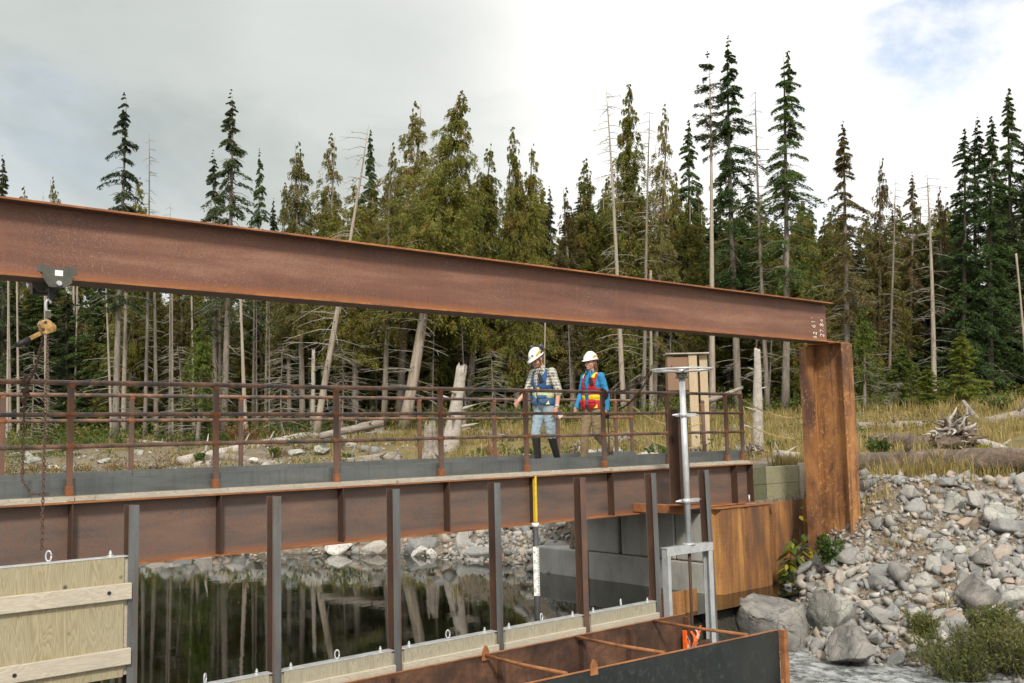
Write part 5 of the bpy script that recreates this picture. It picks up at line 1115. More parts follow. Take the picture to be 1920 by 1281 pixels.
MB().tube([(10.57, 8.72, -2.9), (10.57, 8.72, -.98)], .021, 10).build('stem', M['rust_shade'], gt)
hub = MB().tube([(10.555, 8.72, 1.25), (10.555, 8.72, 1.27)], .085, 18).tube([(10.555, 8.72, 1.27), (10.555, 8.72, 1.315)], .07, 18).tube([(10.555, 8.72, 1.315), (10.555, 8.72, 1.33)], .088, 18).build('wheel_hub', M['dark_steel'], gt)
wc = Vector((10.555, 8.72, 1.365)); hw = MB(); hw.tube([wc+Vector((.41*math.cos(w), .41*math.sin(w), 0)) for w in [2*math.pi*k/40 for k in range(41)]], .013, 8)
wheel = hw.build('handwheel', M['galv'], gt)
for k in range(5):
    w = 2*math.pi*k/5+.3; MB().tube([wc+Vector((0, 0, -.03)), wc+Vector((.2*math.cos(w), .2*math.sin(w), -.012)), wc+Vector((.41*math.cos(w), .41*math.sin(w), 0))], [.014, .011, .010], 6).build('spoke', M['galv'], wheel)
MB().tube([wc+Vector((0, 0, -.045)), wc+Vector((0, 0, .012))], .04, 14).build('boss', M['galv'], wheel)
for z in (.755, -.40):
    MB().tube([(10.42, 8.79, z), (10.95, 8.79, z)], .012, 8).b2((10.52, 8.775, z-.022), (10.9, 8.83, z+.022)).tube([(10.555, 8.72, z-.03), (10.555, 8.72, z+.03)], .052, 14).build('pipe_clamp', M['galv'], gt)
MB().b2((10.1, 8.7, -3.1), (10.9, 8.715, -2.25)).build('gate_leaf', M['flume_in'], gt)
og = thing('gate_bracket', 'bright orange bracket with bolt and flagging tape inside the flume', 'bracket', (10.3, 8.40, -2.6))
def flag_at(px, py, Y): return Vector(on_y(px, py, Y))
fp = flag_at(1292, 1200, 8.36)
MB().b2((fp.x-.05, 8.36, fp.z-.22), (fp.x-.035, 8.42, fp.z+.12)).b2((fp.x-.05, 8.40, fp.z-.22), (fp.x+.07, 8.412, fp.z-.02)).build('plate', M['orange'], og)
MB().tube([(fp.x+.01, 8.40, fp.z-.09), (fp.x+.01, 8.385, fp.z-.09)], .022, 8).build('bolt', M['galv'], og)
MB().tube([(fp.x-.03, 8.39, fp.z+.10), (fp.x+.02, 8.385, fp.z-.0), (fp.x+.08, 8.38, fp.z-.16)], .005, 5).build('wire', M['galv'], og)
for k, (dx, dz, w_, mt) in enumerate(((.10, .0, .05, 'orange'), (.16, .02, .06, 'pink'), (.22, .05, .045, 'orange'), (.19, -.07, .04, 'pink'))):
    m = MB(); pts = []; rg = random.Random(k)
    v = []; f = []
    for i in range(7):
        s = i/6; c = Vector((fp.x+dx+.04*math.sin(4*s+k), 8.38+.02*math.cos(5*s+k), fp.z+dz+.08-s*.22)); v += [c-Vector((w_*.5, .01*math.sin(9*s), 0)), c+Vector((w_*.5, .012*math.cos(7*s), .01)), c+Vector((w_*.5, .016*math.cos(7*s)+.004, .01)), c-Vector((w_*.5, .01*math.sin(9*s)-.004, 0))]
    for i in range(6):
        for j in range(4): f.append((i*4+j, i*4+(j+1) % 4, i*4+4+(j+1) % 4, i*4+4+j))
    m.add(v, f, 0, True).build('flagging_tape', M[mt], og)

# ------------------------------------------------------------------ water gauge, chains, hoist
ga = thing('water_gauge', 'dark water level gauge pipe with white numbered scale below the girder', 'gauge', (8.70, 9.70, -2.9))
MB().tube([(8.70, 9.70, -2.9), (8.70, 9.70, -.60)], .040, 14).build('pipe', M['rail'] if False else plain('grey_plastic_pipe', (.055, .057, .060), .5), ga)
MB().tube([(8.70, 9.70, -.655), (8.70, 9.70, -.60)], .047, 14).build('pipe_collar', M['white'], ga)
gd = Vector((-.66, -.75, 0)).normalized(); gs = Vector((.75, -.66, 0)); gc = Vector((8.70, 9.70, 0))+gd*.043
MB().prism([(-.038, 0), (.038, 0), (.038, .004), (-.038, .004)], gc+Vector((0, 0, -1.52)), gs, gd, (0, 0, 1), .62).build('scale_plate', M['white'], ga)
mk = MB()
for i in range(31):
    z = -1.51+i*.02; l = .036 if i % 5 == 0 else .018; mk.prism([(.036-l, 0), (.036, 0), (.036, .002), (.036-l, .002)], gc+gd*.0042+Vector((0, 0, z)), gs, gd, (0, 0, 1), .007)
mk.build('scale_marks', M['black'], ga)
DIG = {'0': [[(0, 0), (0, 1), (.6, 1), (.6, 0), (0, 0)]], '1': [[(.3, 0), (.3, 1)]], '2': [[(0, 1), (.6, 1), (.6, .5), (0, .5), (0, 0), (.6, 0)]], '3': [[(0, 1), (.6, 1), (.6, 0), (0, 0)], [(.1, .5), (.6, .5)]], '4': [[(0, 1), (0, .5), (.6, .5)], [(.6, 1), (.6, 0)]], '5': [[(.6, 1), (0, 1), (0, .5), (.6, .5), (.6, 0), (0, 0)]]}
for i, dgt in enumerate('01234'):
    m = MB()
    for st in DIG[dgt]: m.tube([gc+gd*.005+gs*(-.032+.03*a_)+Vector((0, 0, -1.47+i*.12+.04*b_)) for a_, b_ in st], .003, 4)
    m.build('numeral', M['black'], ga)
def chain_mesh(pts, pitch=.027, wire=.0045, wid=.011, n=9, m=4):
    P = [Vector(p) for p in pts]; mb = MB(); seg = [(P[i+1]-P[i]).length for i in range(len(P)-1)]; tot = sum(seg); k = int(tot/pitch)
    for q in range(k):
        s = (q+.5)*pitch; i = 0
        while i < len(seg)-1 and s > seg[i]: s -= seg[i]; i += 1
        c = P[i].lerp(P[i+1], min(1, s/max(seg[i], 1e-6))); a, b, d = frame(P[i+1]-P[i]); u = a if q % 2 else b; w = b if q % 2 else a
        hl = pitch*.72; v = []; f = []
        for j in range(n):
            t = 2*math.pi*j/n; cc = c+d*(math.cos(t)*hl)+u*(math.sin(t)*wid); o = (d*math.cos(t)+u*math.sin(t))
            for e in range(m):
                r = 2*math.pi*e/m; v.append(cc+o*(math.cos(r)*wire)+w*(math.sin(r)*wire))
        for j in range(n):
            for e in range(m): f.append((j*m+e, ((j+1) % n)*m+e, ((j+1) % n)*m+(e+1) % m, j*m+(e+1) % m))
        mb.add(v, f, 0, True)
    return mb
def sag(a, b, s, n=12): a, b = Vector(a), Vector(b); return [a.lerp(b, i/n)-Vector((0, 0, s*4*(i/n)*(1-i/n))) for i in range(n+1)]
def chain(name, pts, mat, label, pitch=.04, wire=.0055, wid=.014, group=None):
    t = thing(name, label, 'chain', pts[0], group); chain_mesh(pts, pitch, wire, wid).build('links', M[mat], t); return t
chain('safety_chain', sag((13.52, YN, 1.08), (14.0, 9.15, .80), .13)[:1]+sag((13.52, YN, 1.05), on_y(1506, 784, 9.3), .10), 'gold', 'upper gold safety chain from the near handrail end to the column', group='gold safety chains')
chain('safety_chain', sag((13.52, YN, .70), on_y(1506, 822, 9.3), .10), 'gold', 'lower gold safety chain from the near handrail end to the column', group='gold safety chains')
chain('safety_chain', sag((13.53, YF, 1.02), (15.4, 12.25, .70), .20), 'gold', 'upper gold safety chain beyond the far handrail end', group='gold safety chains')
chain('safety_chain', sag((13.53, YF, .62), (15.4, 12.25, .28), .20), 'gold', 'lower gold safety chain beyond the far handrail end', group='gold safety chains')
MB_p = thing('chain_post', 'slim steel post behind the gate post where the far gold chains end', 'post', (15.42, 12.25, -.15)); MB().tube([(15.42, 12.25, -.15), (15.42, 12.25, 1.1)], .035, 10).build('pipe', M['post'], MB_p); MB().ball((15.42, 12.25, 1.1), .04, 10, 6).build('cap', M['post'], MB_p)
rim = wc+Vector((-.29, .29, -.01)); rimb = wc+Vector((-.20, .36, -.01))
k1 = thing('wheel_chain', 'rusty chain looped from the handwheel to the handrail', 'chain', rim)
chain_mesh(sag(rim, (10.33, YN-.03, 1.13), .10), .04, .0065, .015).build('upper_run', M['chain'], k1); chain_mesh(sag(rimb, (10.62, YN+.02, .88), .09), .04, .0065, .015).build('lower_run', M['chain'], k1)
wr = [Vector((10.27+.006*i/3, YN+.05*math.cos(i*.9), 1.12+.05*math.sin(i*.9)-.002*i)) for i in range(30)]; chain_mesh(wr, .03, .006, .013).build('wrap', M['chain'], k1)
chain_mesh([(10.25, YN-.04, 1.12), (10.24, YN-.045, 1.0), (10.26, YN-.04, .9)], .035, .0065, .014).build('tail', M['chain'], k1)
hk = thing('hanging_hook', 'dark hook block with ochre hook hanging by the handrail post', 'hook', (10.42, YN+.02, .80))
MB().ball((10.36, YN+.02, .79), (.05, .035, .05), 10, 8).build('block', M['black'], hk); chain_mesh([(10.38, YN+.02, .75), (10.39, YN+.02, .25)], .032, .006, .013).build('links', M['chain'], hk)
MB().tube([Vector((10.46+.035*math.cos(w), YN+.0, .60+.045*math.sin(w))) for w in [i*.5 for i in range(12)]], .012, 8).build('hook', M['ochre'], hk)
# trolley and lever hoist
TX = 2.475
tr = thing('beam_trolley', 'dark steel trolley with white sticker clamped on the crane beam', 'trolley', (TX, YB, 1.78))
shape = [(-.155, .13), (-.155, .075), (-.12, .07), (-.115, .03), (-.065, -.045), (.065, -.045), (.115, .0), (.12, .06), (.155, .068), (.155, .12), (.10, .135), (.07, .12), (-.02, .11), (-.08, .13)]
for y, s in ((YB-.172, -1), (YB+.160, 1)):
    MB().prism(shape, (TX, y, 1.865), (1, 0, 0), (0, 0, 1), (0, 1, 0), .012).build('side_plate', M['dark_steel'], tr, bevel=.002)
    for dx in (-.08, .085): MB().tube([(TX+dx, y+(.014 if s < 0 else -.05), 1.956), (TX+dx, y+(.05 if s < 0 else -.002), 1.956)], .045, 20).build('wheel', M['dark_steel'], tr)
MB().tube([(TX, YB-.18, 1.845), (TX, YB+.18, 1.845)], .016, 10).build('axle', M['dark_steel'], tr); MB().tube([(TX+.01, YB-.196, 1.852), (TX+.01, YB-.173, 1.852)], [.020, .026], 8).build('axle_nut', M['galv'], tr)
MB().b2((TX-.022, YB-.1745, 1.915), (TX+.040, YB-.1725, 1.962)).build('sticker', M['white'], tr)
MB().b2((TX-.02, YB-.03, 1.74), (TX+.02, YB+.03, 1.84)).build('hanger', M['black'], tr); MB().b2((TX-.1, YB+.17, 1.80), (TX+.06, YB+.23, 1.89)).build('drive_box', M['black'], tr)
ho = thing('lever_hoist', 'ochre lever hoist with black handle grip hanging from the trolley', 'hoist', (TX, YB, 1.4))
hx = TX-.02
MB().tube([Vector((hx+.022*math.cos(w), YB, 1.685+.052*math.sin(w))) for w in [.4+i*.42 for i in range(13)]], .011, 8).build('top_hook', M['galv'], ho); MB().b2((hx-.018, YB-.02, 1.58), (hx+.018, YB+.02, 1.64)).build('hook_neck', M['dark_steel'], ho)
bodyM = Matrix.Rotation(R_(-18), 3, 'Y')
MB().prism([(-.045, -.05), (-.025, -.062), (.029, -.058), (.048, -.037), (.051, .033), (.029, .058), (-.025, .062), (-.048, .037)], (hx-.03, YB-.085, 1.50), bodyM @ Vector((1, 0, 0)), bodyM @ Vector((0, 0, 1)), (0, 1, 0), .085).build('gear_case', M['ochre'], ho, bevel=.012)
for dx, dz in ((-.012, .035), (-.028, -.025)): MB().tube([(hx-.03+dx, YB-.088, 1.50+dz), (hx-.03+dx, YB-.080, 1.50+dz)], .013, 10).build('cover_screw', M['rust_shade'], ho)
MB().tube([(hx+.02, YB-.02, 1.50), (hx+.02, YB+.06, 1.50)], [.045, .04], 18).build('brake_drum', M['ochre'], ho, bevel=.005)
ld = Vector((-.85, -.12, -.5)).normalized(); l0 = Vector((hx-.07, YB-.05, 1.445)); la, lb_, _ = frame(ld)
MB().box(l0+ld*.06, (.02, .035, .13), Matrix((la, lb_, ld)).transposed()).build('lever', M['ochre'], ho, bevel=.004)
MB().tube([l0+ld*.10, l0+ld*.215], .022, 10).build('grip', M['black'], ho)
chain_mesh([(hx+.0, YB-.01, 1.44), (TX-.025, YB, .8), (TX-.03, YB, -.315)]).build('load_chain', M['chain'], ho)
q1 = Vector(on_y(48, 712, 9.90)); q0 = Vector((hx-.035, YB, 1.43))
chain_mesh(sag(q0, q1, .12, 10)).build('slack_chain', M['chain'], ho)
wr = [q1+Vector((.02*math.sin(i*1.7), .05*math.cos(i*.8), .045*math.sin(i*.8)-.012*max(0, i-14))) for i in range(34)]; chain_mesh(wr, .024, .0055, .012).build('chain_wrap', M['chain'], ho)
chain_mesh([q1+Vector((0, -.045, 0)), q1+Vector((-.02, -.05, -.3)), q1+Vector((-.022, -.05, -.92)), q1+Vector((.05, -.06, -1.045)), q1+Vector((.22, -.07, -1.06))]).build('tail_chain', M['chain'], ho)
# ------------------------------------------------------------------ wooden box on posts
kp = ground(1316, 856); kx = thing('post_box', 'weathered plywood box on two pale timber posts behind the handrail', 'box', kp); kq = (np.array(kp)-CAM)@_f; sc = kq/F
def kpt(px, dy): return Vector(CAM+ray(px, 820)*kq)+Vector((.757, -.653, 0))*0+Vector((.653, .757, 0))*dy
U3 = Vector((.757, -.653, 0)); V3 = Vector((.653, .757, 0)); base = Vector((kp.x, kp.y, kp.z))
hgt = (856-663)*sc
def kbox(u0, u1, v0, v1, z0, z1, nm, mt):
    MB().prism([(u0, v0), (u1, v0), (u1, v1), (u0, v1)], base+Vector((0, 0, z0)), U3, V3, (0, 0, 1), z1-z0).build(nm, M[mt], kx, bevel=.004)
kbox(-18*sc, -2*sc, 0, .10, -.2, hgt, 'post', 'postwood'); kbox(4*sc, 19*sc, .12, .22, -.2, hgt, 'post', 'postwood')
kbox(-58*sc, -18.5*sc, .03, .42, hgt-68*sc, hgt-5*sc, 'board_box', 'oldboard'); kbox(-60*sc, 21*sc, -.06, .50, hgt, hgt+.035, 'roof_board', 'driftpale')
kbox(-3*sc, 4*sc, .3, .42, hgt-68*sc, hgt-4*sc, 'back_board', 'oldboard')
# ------------------------------------------------------------------ people
M['skin'] = plain('skin', (.56, .30, .205), .5, 0, .06, 20, .05)
M['hair'] = plain('brown_hair', (.13, .065, .032), .5, 0, .35, 60, .4)
M['denim'] = plain('light_denim', (.26, .34, .40), .9, 0, .22, 14, .4)
M['khaki'] = plain('khaki_canvas', (.225, .165, .095), .9, 0, .18, 14, .4)
M['boot'] = plain('black_boot', (.014, .014, .015), .45, 0, .3, 20, .3)
M['shoe'] = plain('brown_shoe', (.085, .065, .045), .7, 0, .3, 20, .3)
M['fleece'] = plain('blue_fleece', (.025, .215, .44), .9, 0, .15, 16, .3)
M['vest_blue'] = plain('blue_vest', (.022, .082, .215), .8, 0, .2, 16, .3)
M['vest_red'] = plain('red_vest', (.42, .014, .022), .75, 0, .18, 16, .3)
M['pocket_blue'] = plain('faded_blue_pocket', (.075, .125, .21), .85, 0, .2, 16, .3)
M['lime'] = plain('lime_reflective', (.52, .62, .36), .5, 0, .12, 20, .1)
M['hivis'] = plain('yellow_reflective', (.72, .62, .02), .5, 0, .1, 20, .1)
M['hat'] = plain('white_hard_hat', (.78, .78, .76), .3, 0, .04, 12, .03)
M['hat_yellow'] = plain('yellow_sticker', (.70, .42, .02), .45, 0, .1)
M['lips'] = plain('lips', (.40, .13, .10), .5)
M['shirt_white'] = plain('white_cloth', (.62, .60, .54), .85)
def check_mat():
    m, nt, bs = new_mat('checked_shirt'); tc = N(nt, 'ShaderNodeTexCoord'); sp = N(nt, 'ShaderNodeSeparateXYZ'); L(nt, tc.outputs['Object'], sp.inputs[0])
    g = N(nt, 'ShaderNodeNewGeometry')
    diag = math_(nt, 'ADD', sp.outputs[0], sp.outputs[1])
    a = math_(nt, 'GREATER_THAN', math_(nt, 'FRACT', math_(nt, 'MULTIPLY', diag, 22.)), .55); b = math_(nt, 'GREATER_THAN', math_(nt, 'FRACT', math_(nt, 'MULTIPLY', sp.outputs[2], 22.)), .55)
    s = math_(nt, 'MULTIPLY', math_(nt, 'ADD', a, b), .5)
    L(nt, ramp(nt, s, [(.0, (.58, .56, .50)), (.5, (.34, .325, .275)), (1, (.10, .105, .10))]), bs.inputs['Base Color']); bs.inputs['Roughness'].default_value = .9
    return m
M['check'] = check_mat()
def remesh(mb, name, mat, voxel, smooth=4, parent=None, wrinkle=0., seed=0.):
    o = bpy.data.objects.new('tmp', mb.mesh('tmp', mat)); col.objects.link(o)
    r = o.modifiers.new('r', 'REMESH'); r.mode = 'VOXEL'; r.voxel_size = voxel; r.use_smooth_shade = True
    if smooth: s = o.modifiers.new('s', 'SMOOTH'); s.iterations = smooth; s.factor = .5
    bpy.context.view_layer.update(); dg = bpy.context.evaluated_depsgraph_get()
    me = bpy.data.meshes.new_from_object(o.evaluated_get(dg)); bpy.data.objects.remove(o); me.name = name
    n = len(me.vertices); co = np.empty(n*3, np.float32); me.vertices.foreach_get('co', co); co = co.reshape(-1, 3)
    if wrinkle:
        no = np.empty(n*3, np.float32); me.vertices.foreach_get('normal', no); no = no.reshape(-1, 3)
        w = np.array([mnoise.noise(Vector((p[0]*9, p[1]*9, p[2]*22+seed)))+.6*mnoise.noise(Vector((p[0]*24, p[1]*24, p[2]*30+seed))) for p in co], np.float32)
        co = co+no*(w*wrinkle)[:, None]; me.vertices.foreach_set('co', co.ravel())
    me.polygons.foreach_set('use_smooth', np.ones(len(me.polygons), bool)); me.materials.clear(); me.materials.append(mat); me.update()
    q = link(bpy.data.objects.new(name, me), parent); return q
def shell(src, name, mat, parent, pred, off, thick=.006):
    """a piece of clothing: the faces of src chosen by pred(centre, normal), lifted by off and given thickness"""
    me = src.data; bm = bmesh.new(); bm.from_mesh(me); bm.normal_update()
    bmesh.ops.delete(bm, geom=[f for f in bm.faces if not pred(f.calc_center_median(), f.normal)], context='FACES')
    for v in bm.verts: v.co += v.normal*off
    m2 = bpy.data.meshes.new(name); bm.to_mesh(m2); bm.free(); m2.materials.clear(); m2.materials.append(mat)
    m2.polygons.foreach_set('use_smooth', np.ones(len(m2.polygons), bool))
    o = link(bpy.data.objects.new(name, m2), parent); s = o.modifiers.new('solid', 'SOLIDIFY'); s.thickness = thick; s.offset = 1; return o
def chainlimb(mb, pts, r, n=14):
    for p, k in zip(pts, r): mb.ball(p, k, n, 10)
    for i in range(len(pts)-1): mb.tube([pts[i], pts[i+1]], [r[i], r[i+1]], n)
def hand(mb, w, d, side, thumb, s=1.):
    """palm and five bent fingers from wrist w along d; side = towards the thumb, thumb bends forward"""
    d = Vector(d).normalized(); side = Vector(side).normalized(); side = (side-d*side.dot(d)).normalized(); nrm_ = d.cross(side)*thumb
    c = Vector(w)+d*.048*s; R3 = Matrix((side, nrm_, d)).transposed(); mb.ball(c, (.040*s, .017*s, .052*s), 12, 10, R3)
    for k, (o, l) in enumerate(((.030, .070), (.010, .080), (-.010, .074), (-.029, .058))):
        a = Vector(w)+d*.088*s+side*o*s; b = a+(d*.9+nrm_*.35).normalized()*l*.5*s; e = b+(d*.55+nrm_*.85).normalized()*l*.5*s
        chainlimb(mb, [a-d*.02*s, a, b, e], [.0095*s, .0092*s, .0085*s, .0072*s], 8)
    a = Vector(w)+d*.03*s+side*.034*s; b = a+(side*.75+d*.7+nrm_*.3).normalized()*.036*s; e = b+(d*.95+nrm_*.3).normalized()*.032*s
    chainlimb(mb, [a-side*.015*s, a, b, e], [.014*s, .0125*s, .0105*s, .0085*s], 8)
def person(name_label, x, y, rz, J, man):
    t = thing('person', name_label, 'person', (x, y, .048), 'walkers on the footbridge', rz); hs = 1.0
    up = lambda z: Vector((0, 0, z))
    P = {k: Vector(v) for k, v in J.items()}; Hc = P['head']; HM = Matrix.Rotation(J_yaw[man], 3, 'Z') @ Matrix.Rotation(J_pitch[man], 3, 'Y')
    def hp(a, b, c): return Hc+HM @ Vector((a, b, c))
    wd = 1. if man else .90
    # body -------------------------------------------------
    b = MB()
    b.ball(P['pelvis'], (.105, .150*wd, .11), 16, 12); b.ball(P['pelvis'].lerp(P['chest'], .5), (.095, .132*wd, .15), 16, 12); b.ball(P['chest'], (.112, .155*wd, .17), 16, 12); b.ball(P['chest']+Vector((-.01, 0, .11)), (.085, .17*wd, .085), 16, 12)
    chainlimb(b, [P['neck'], P['neck'].lerp(Hc, .55)], [.058*wd, .052*wd])
    b.ball(hp(-.005, 0, .035), (.098, .077, .095), 16, 12, HM); b.ball(hp(.018, 0, -.03), (.078, .064, .085), 16, 12, HM); b.ball(hp(.062, 0, -.088), (.026, .032, .024), 12, 8, HM)
    b.ball(hp(.098, 0, -.022), (.017, .012, .022), 10, 8, HM); b.ball(hp(.088, 0, .012), (.016, .010, .03), 10, 8, HM); b.ball(hp(.080, 0, -.063), (.018, .028, .012), 10, 8, HM)
    for s in (-1, 1):
        b.ball(hp(-.01, s*.078, -.012), (.020, .010, .032), 10, 8, HM); b.ball(hp(.058, s*.04, -.032), (.026, .024, .024), 10, 8, HM)
    for s, q in ((1, 'l'), (-1, 'r')):
        chainlimb(b, [P['sh_'+q], P['el_'+q], P['wr_'+q]], [.052*wd, .042*wd, .028*wd]); d = (P['wr_'+q]-P['el_'+q]); hand(b, P['wr_'+q], d*.9+Vector((.05, 0, -.06)), (1, 0, .3), s, .98 if man else .9)
        chainlimb(b, [P['hip_'+q], P['kn_'+q], P['an_'+q]], [.080, .052, .036]); b.ball(P['toe_'+q]*.5+P['an_'+q]*.5-up(.03), (.10, .04, .035), 12, 8)
    body = remesh(b, 'body', M['skin'], .0055, 2, t)
    for s in (-1, 1):
        e = MB().ball(hp(.079, s*.031, .002), (.011, .012, .009), 10, 8, HM); e.build('eye', M['black'], body, True)
        MB().ball(hp(.086, s*.033, .022), (.008, .021, .005), 10, 6, HM).build('eyebrow', M['hair'], body, True)
    MB().ball(hp(.0915, 0, -.061), (.007, .022, .005 if man else .007), 10, 6, HM).build('mouth', M['lips'], body, True)
    if not man: MB().ball(hp(.0945, 0, -.0595), (.006, .016, .0032), 10, 6, HM).build('teeth', M['hat'], body, True)
    # hair
    h = MB(); h.ball(hp(-.022, 0, .035), (.094, .083, .088), 16, 12, HM)
    if man:
        h.ball(hp(-.055, 0, -.02), (.055, .070, .055), 14, 10, HM)
        for s in (-1, 1): chainlimb(h, [hp(.02, s*.074, .0), hp(.03, s*.066, -.06)], [.014, .012], 8)
        chainlimb(h, [hp(.03, .055, -.085), hp(.062, .02, -.10), hp(.07, 0, -.102), hp(.062, -.02, -.10), hp(.03, -.055, -.085)], [.016, .019, .020, .019, .016], 8); h.ball(hp(.088, 0, -.048), (.012, .028, .007), 10, 6, HM)
    else:
        h.ball(hp(-.06, 0, -.03), (.058, .076, .085), 14, 10, HM)
        for s in (-1, 1): chainlimb(h, [hp(-.01, s*.076, .01), hp(-.03, s*.078, -.08), hp(-.035, s*.07, -.165)], [.022, .026, .014], 8)
        chainlimb(h, [hp(-.075, 0, -.05), hp(-.085, .01, -.14), hp(-.07, .02, -.19)], [.055, .05, .02], 10)
    remesh(h, 'hair', M['hair'], .006, 2, t, .004)
    # hard hat
    hat = MB(); T = 28; rings = 9; HT = HM @ Matrix.Rotation(R_(-6 if man else 2), 3, 'Y'); hc = hp(-.012, 0, .052)
    v = []; f = []
    for i in range(rings+1):
        ph = (math.pi/2)*(1-i/rings); 
        for j in range(T):
            a = 2*math.pi*j/T; rr = math.cos(ph); ridge = .006*max(0, math.cos(a*2))*rr*(math.sin(ph)) if True else 0
            v.append(hc+HT @ Vector((.128*rr*math.cos(a), .108*rr*math.sin(a), (.118+ridge+.012*(abs(math.sin(a)) < .25))*math.sin(ph))))
    for lip, dz in ((1.06, -.006), (1.04, -.012), (.95, -.004)):
        for j in range(T):
            a = 2*math.pi*j/T; pk = max(0, math.cos(a))**3*.055
            v.append(hc+HT @ Vector(((.128*lip+pk)*math.cos(a), (.108*lip+pk*.4)*math.sin(a), dz-pk*.28)))
    for i in range(rings+3):
        for j in range(T): f.append((i*T+j, (i+1)*T+j, (i+1)*T+(j+1) % T, i*T+(j+1) % T))
    ht = MB(); ht.add(v, f, 0, True); hat_o = ht.build('hard_hat', M['hat'], t, True)
    def hs_(a, b, c): return hc+HT @ Vector((a, b, c))
    for s in (1, -1): MB().ball(hs_(.01, s*.099, .045), (.062 if man else .055, .012, .019), 14, 8, HT @ Matrix.Rotation(R_(12), 3, 'Y')).build('yellow_stripe', M['hat_yellow'], hat_o, True)
    MB().box(hs_(-.062, .093, .026), (.036, .012, .028), HT @ Matrix.Rotation(R_(32), 3, 'Z')).build('sticker', M['vest_red'] if not man else M['black'], hat_o, True)
    MB().box(hs_(.098, .052, .05), (.006, .03, .025), HT @ Matrix.Rotation(R_(32), 3, 'Z') @ Matrix.Rotation(R_(-30), 3, 'Y')).build('sticker', M['pocket_blue'] if man else M['hat'], hat_o, True)
    if man:
        for s in (1, -1):
            MB().ball(hs_(-.085, s*.108, .095), (.040, .030, .050), 14, 10, HT).build('ear_muff', M['vest_blue'] if False else plain('muff_shell', (.055, .05, .075), .4), hat_o, True)
            MB().tube([hs_(-.02, s*.105, .02), hs_(-.06, s*.118, .05), hs_(-.085, s*.115, .09)], .007, 6).build('muff_arm', M['black'], hat_o, True)
    else: MB().box(hs_(-.02, .109, .012), (.02, .012, .02), HT).build('clip', M['hat'], hat_o, True)
    # shirt: torso and sleeves
    c = MB(); g = .016
    c.ball(P['pelvis']+up(.03), (.108+g, .150*wd+g, .12), 16, 12); c.ball(P['pelvis'].lerp(P['chest'], .5), (.103+g, .140*wd+g, .17), 16, 12); c.ball(P['chest'], (.115+g, .158*wd+g, .175+g), 16, 12); c.ball(P['chest']+Vector((-.01, 0, .11)), (.09+g, .175*wd+g, .085), 16, 12)
    chainlimb(c, [P['neck']-up(.03), P['neck']+up(.012)], [.085*wd, .066*wd])
    for q in 'lr':
        e = P['el_'+q]; w = P['wr_'+q]
        chainlimb(c, [P['sh_'+q], e] + ([e.lerp(w, .14)] if man else [e.lerp(w, .55), w]), [.070*wd, .060*wd] + ([.060] if man else [.047, .040]))
    top = remesh(c, 'shirt', M['check'] if man else M['fleece'], .007, 4, t, .006, 3.)
    col_c = P['neck']+up(.028)
    for s in (1, -1): MB().prism([(0, 0), (.075, -.03), (.062, .022), (.0, .03)], col_c+Vector((.04, s*.012, .0)), Vector((.42, s*.9, .1)).normalized()*1, (0, 0, 1), Vector((.9, -s*.42, 0)), .006).build('collar', M['check'] if man else M['fleece'], top, True)
    # trousers
    tm = MB(); tm.ball(P['pelvis']+up(.0), (.118, .163*wd, .115), 16, 12)
    for q in 'lr':
        k = P['kn_'+q]; a = P['an_'+q]; end = k.lerp(a, .18) if man else a.lerp(k, .10)
        chainlimb(tm, [P['hip_'+q], P['hip_'+q].lerp(k, .5), k, end], [.098, .088, .070, .062 if man else .058])
    remesh(tm, 'trousers', M['denim'] if man else M['khaki'], .007, 4, t, .008, 9.)
    for q in 'lr':
        k = P['kn_'+q]; a = P['an_'+q]; tp = P['toe_'+q]; bt = MB(); d = (tp-a); d.z = 0; d.normalize()
        if man: chainlimb(bt, [k.lerp(a, .16), k.lerp(a, .55), a], [.068, .058, .050])
        else: chainlimb(bt, [a+up(.045), a], [.047, .046])
        heel = a-d*.05-up(a.z-.042) if abs(a.z-.09) < .03 else a-d*.045+(tp-a)*.12-up(.045)
        chainlimb(bt, [heel, a.lerp(tp, .5), tp], [.040, .044, .036])
        bo = remesh(bt, 'boot', M['boot'] if man else M['shoe'], .006, 3, t)
    # vest
    vm = M['vest_blue'] if man else M['vest_red']; rm = M['lime'] if man else M['hivis']; ch = P['chest']
    zb = P['pelvis'].z-.02 if man else P['pelvis'].z-.06; zt = ch.z+.185
    bt_ = MB(); G = .030
    bt_.ball(P['pelvis']+up(-.02), (.118+G, .160*wd+G, .16), 18, 14); bt_.ball(P['pelvis'].lerp(P['chest'], .5), (.108+G, .144*wd+G, .19), 18, 14); bt_.ball(P['chest'], (.118+G, .160*wd+G, .19), 18, 14); bt_.ball(P['chest']+Vector((-.01, 0, .115)), (.095+G, .165*wd+G*.8, .09), 18, 14)
    form = remesh(bt_, 'form', vm, .008, 5, t, .005, 17.)
    gap = .022 if man else .032
    def inv(p, n):
        if p.z < zb: return False
        if p.x > ch.x+.02 and p.z > ch.z-.10:                                       # open V front and arm holes
            if abs(p.y) < gap+max(0, p.z-ch.z+.06)*(.42 if man else .22): return False
        elif p.x > ch.x and abs(p.y) < gap*(.4 if man else 1): return False
        if p.z > ch.z-.05 and abs(p.y) > (.152*wd if p.x > -.02 else .165*wd): return False
        if p.z > ch.z+.10 and abs(p.y) < .055: return False
        return True
    vest = shell(form, 'vest', vm, t, inv, .002, .008)
    stripe_z = (ch.z-.24, ch.z-.155)
    shell(form, 'reflective_band', rm, vest, lambda p, n: inv(p, n) and stripe_z[0] < p.z < stripe_z[1], .011, .003)
    shell(form, 'shoulder_band', rm, vest, lambda p, n: inv(p, n) and p.z > ch.z+.115 and .075 < abs(p.y) < .115 and p.x > -.03, .011, .003)
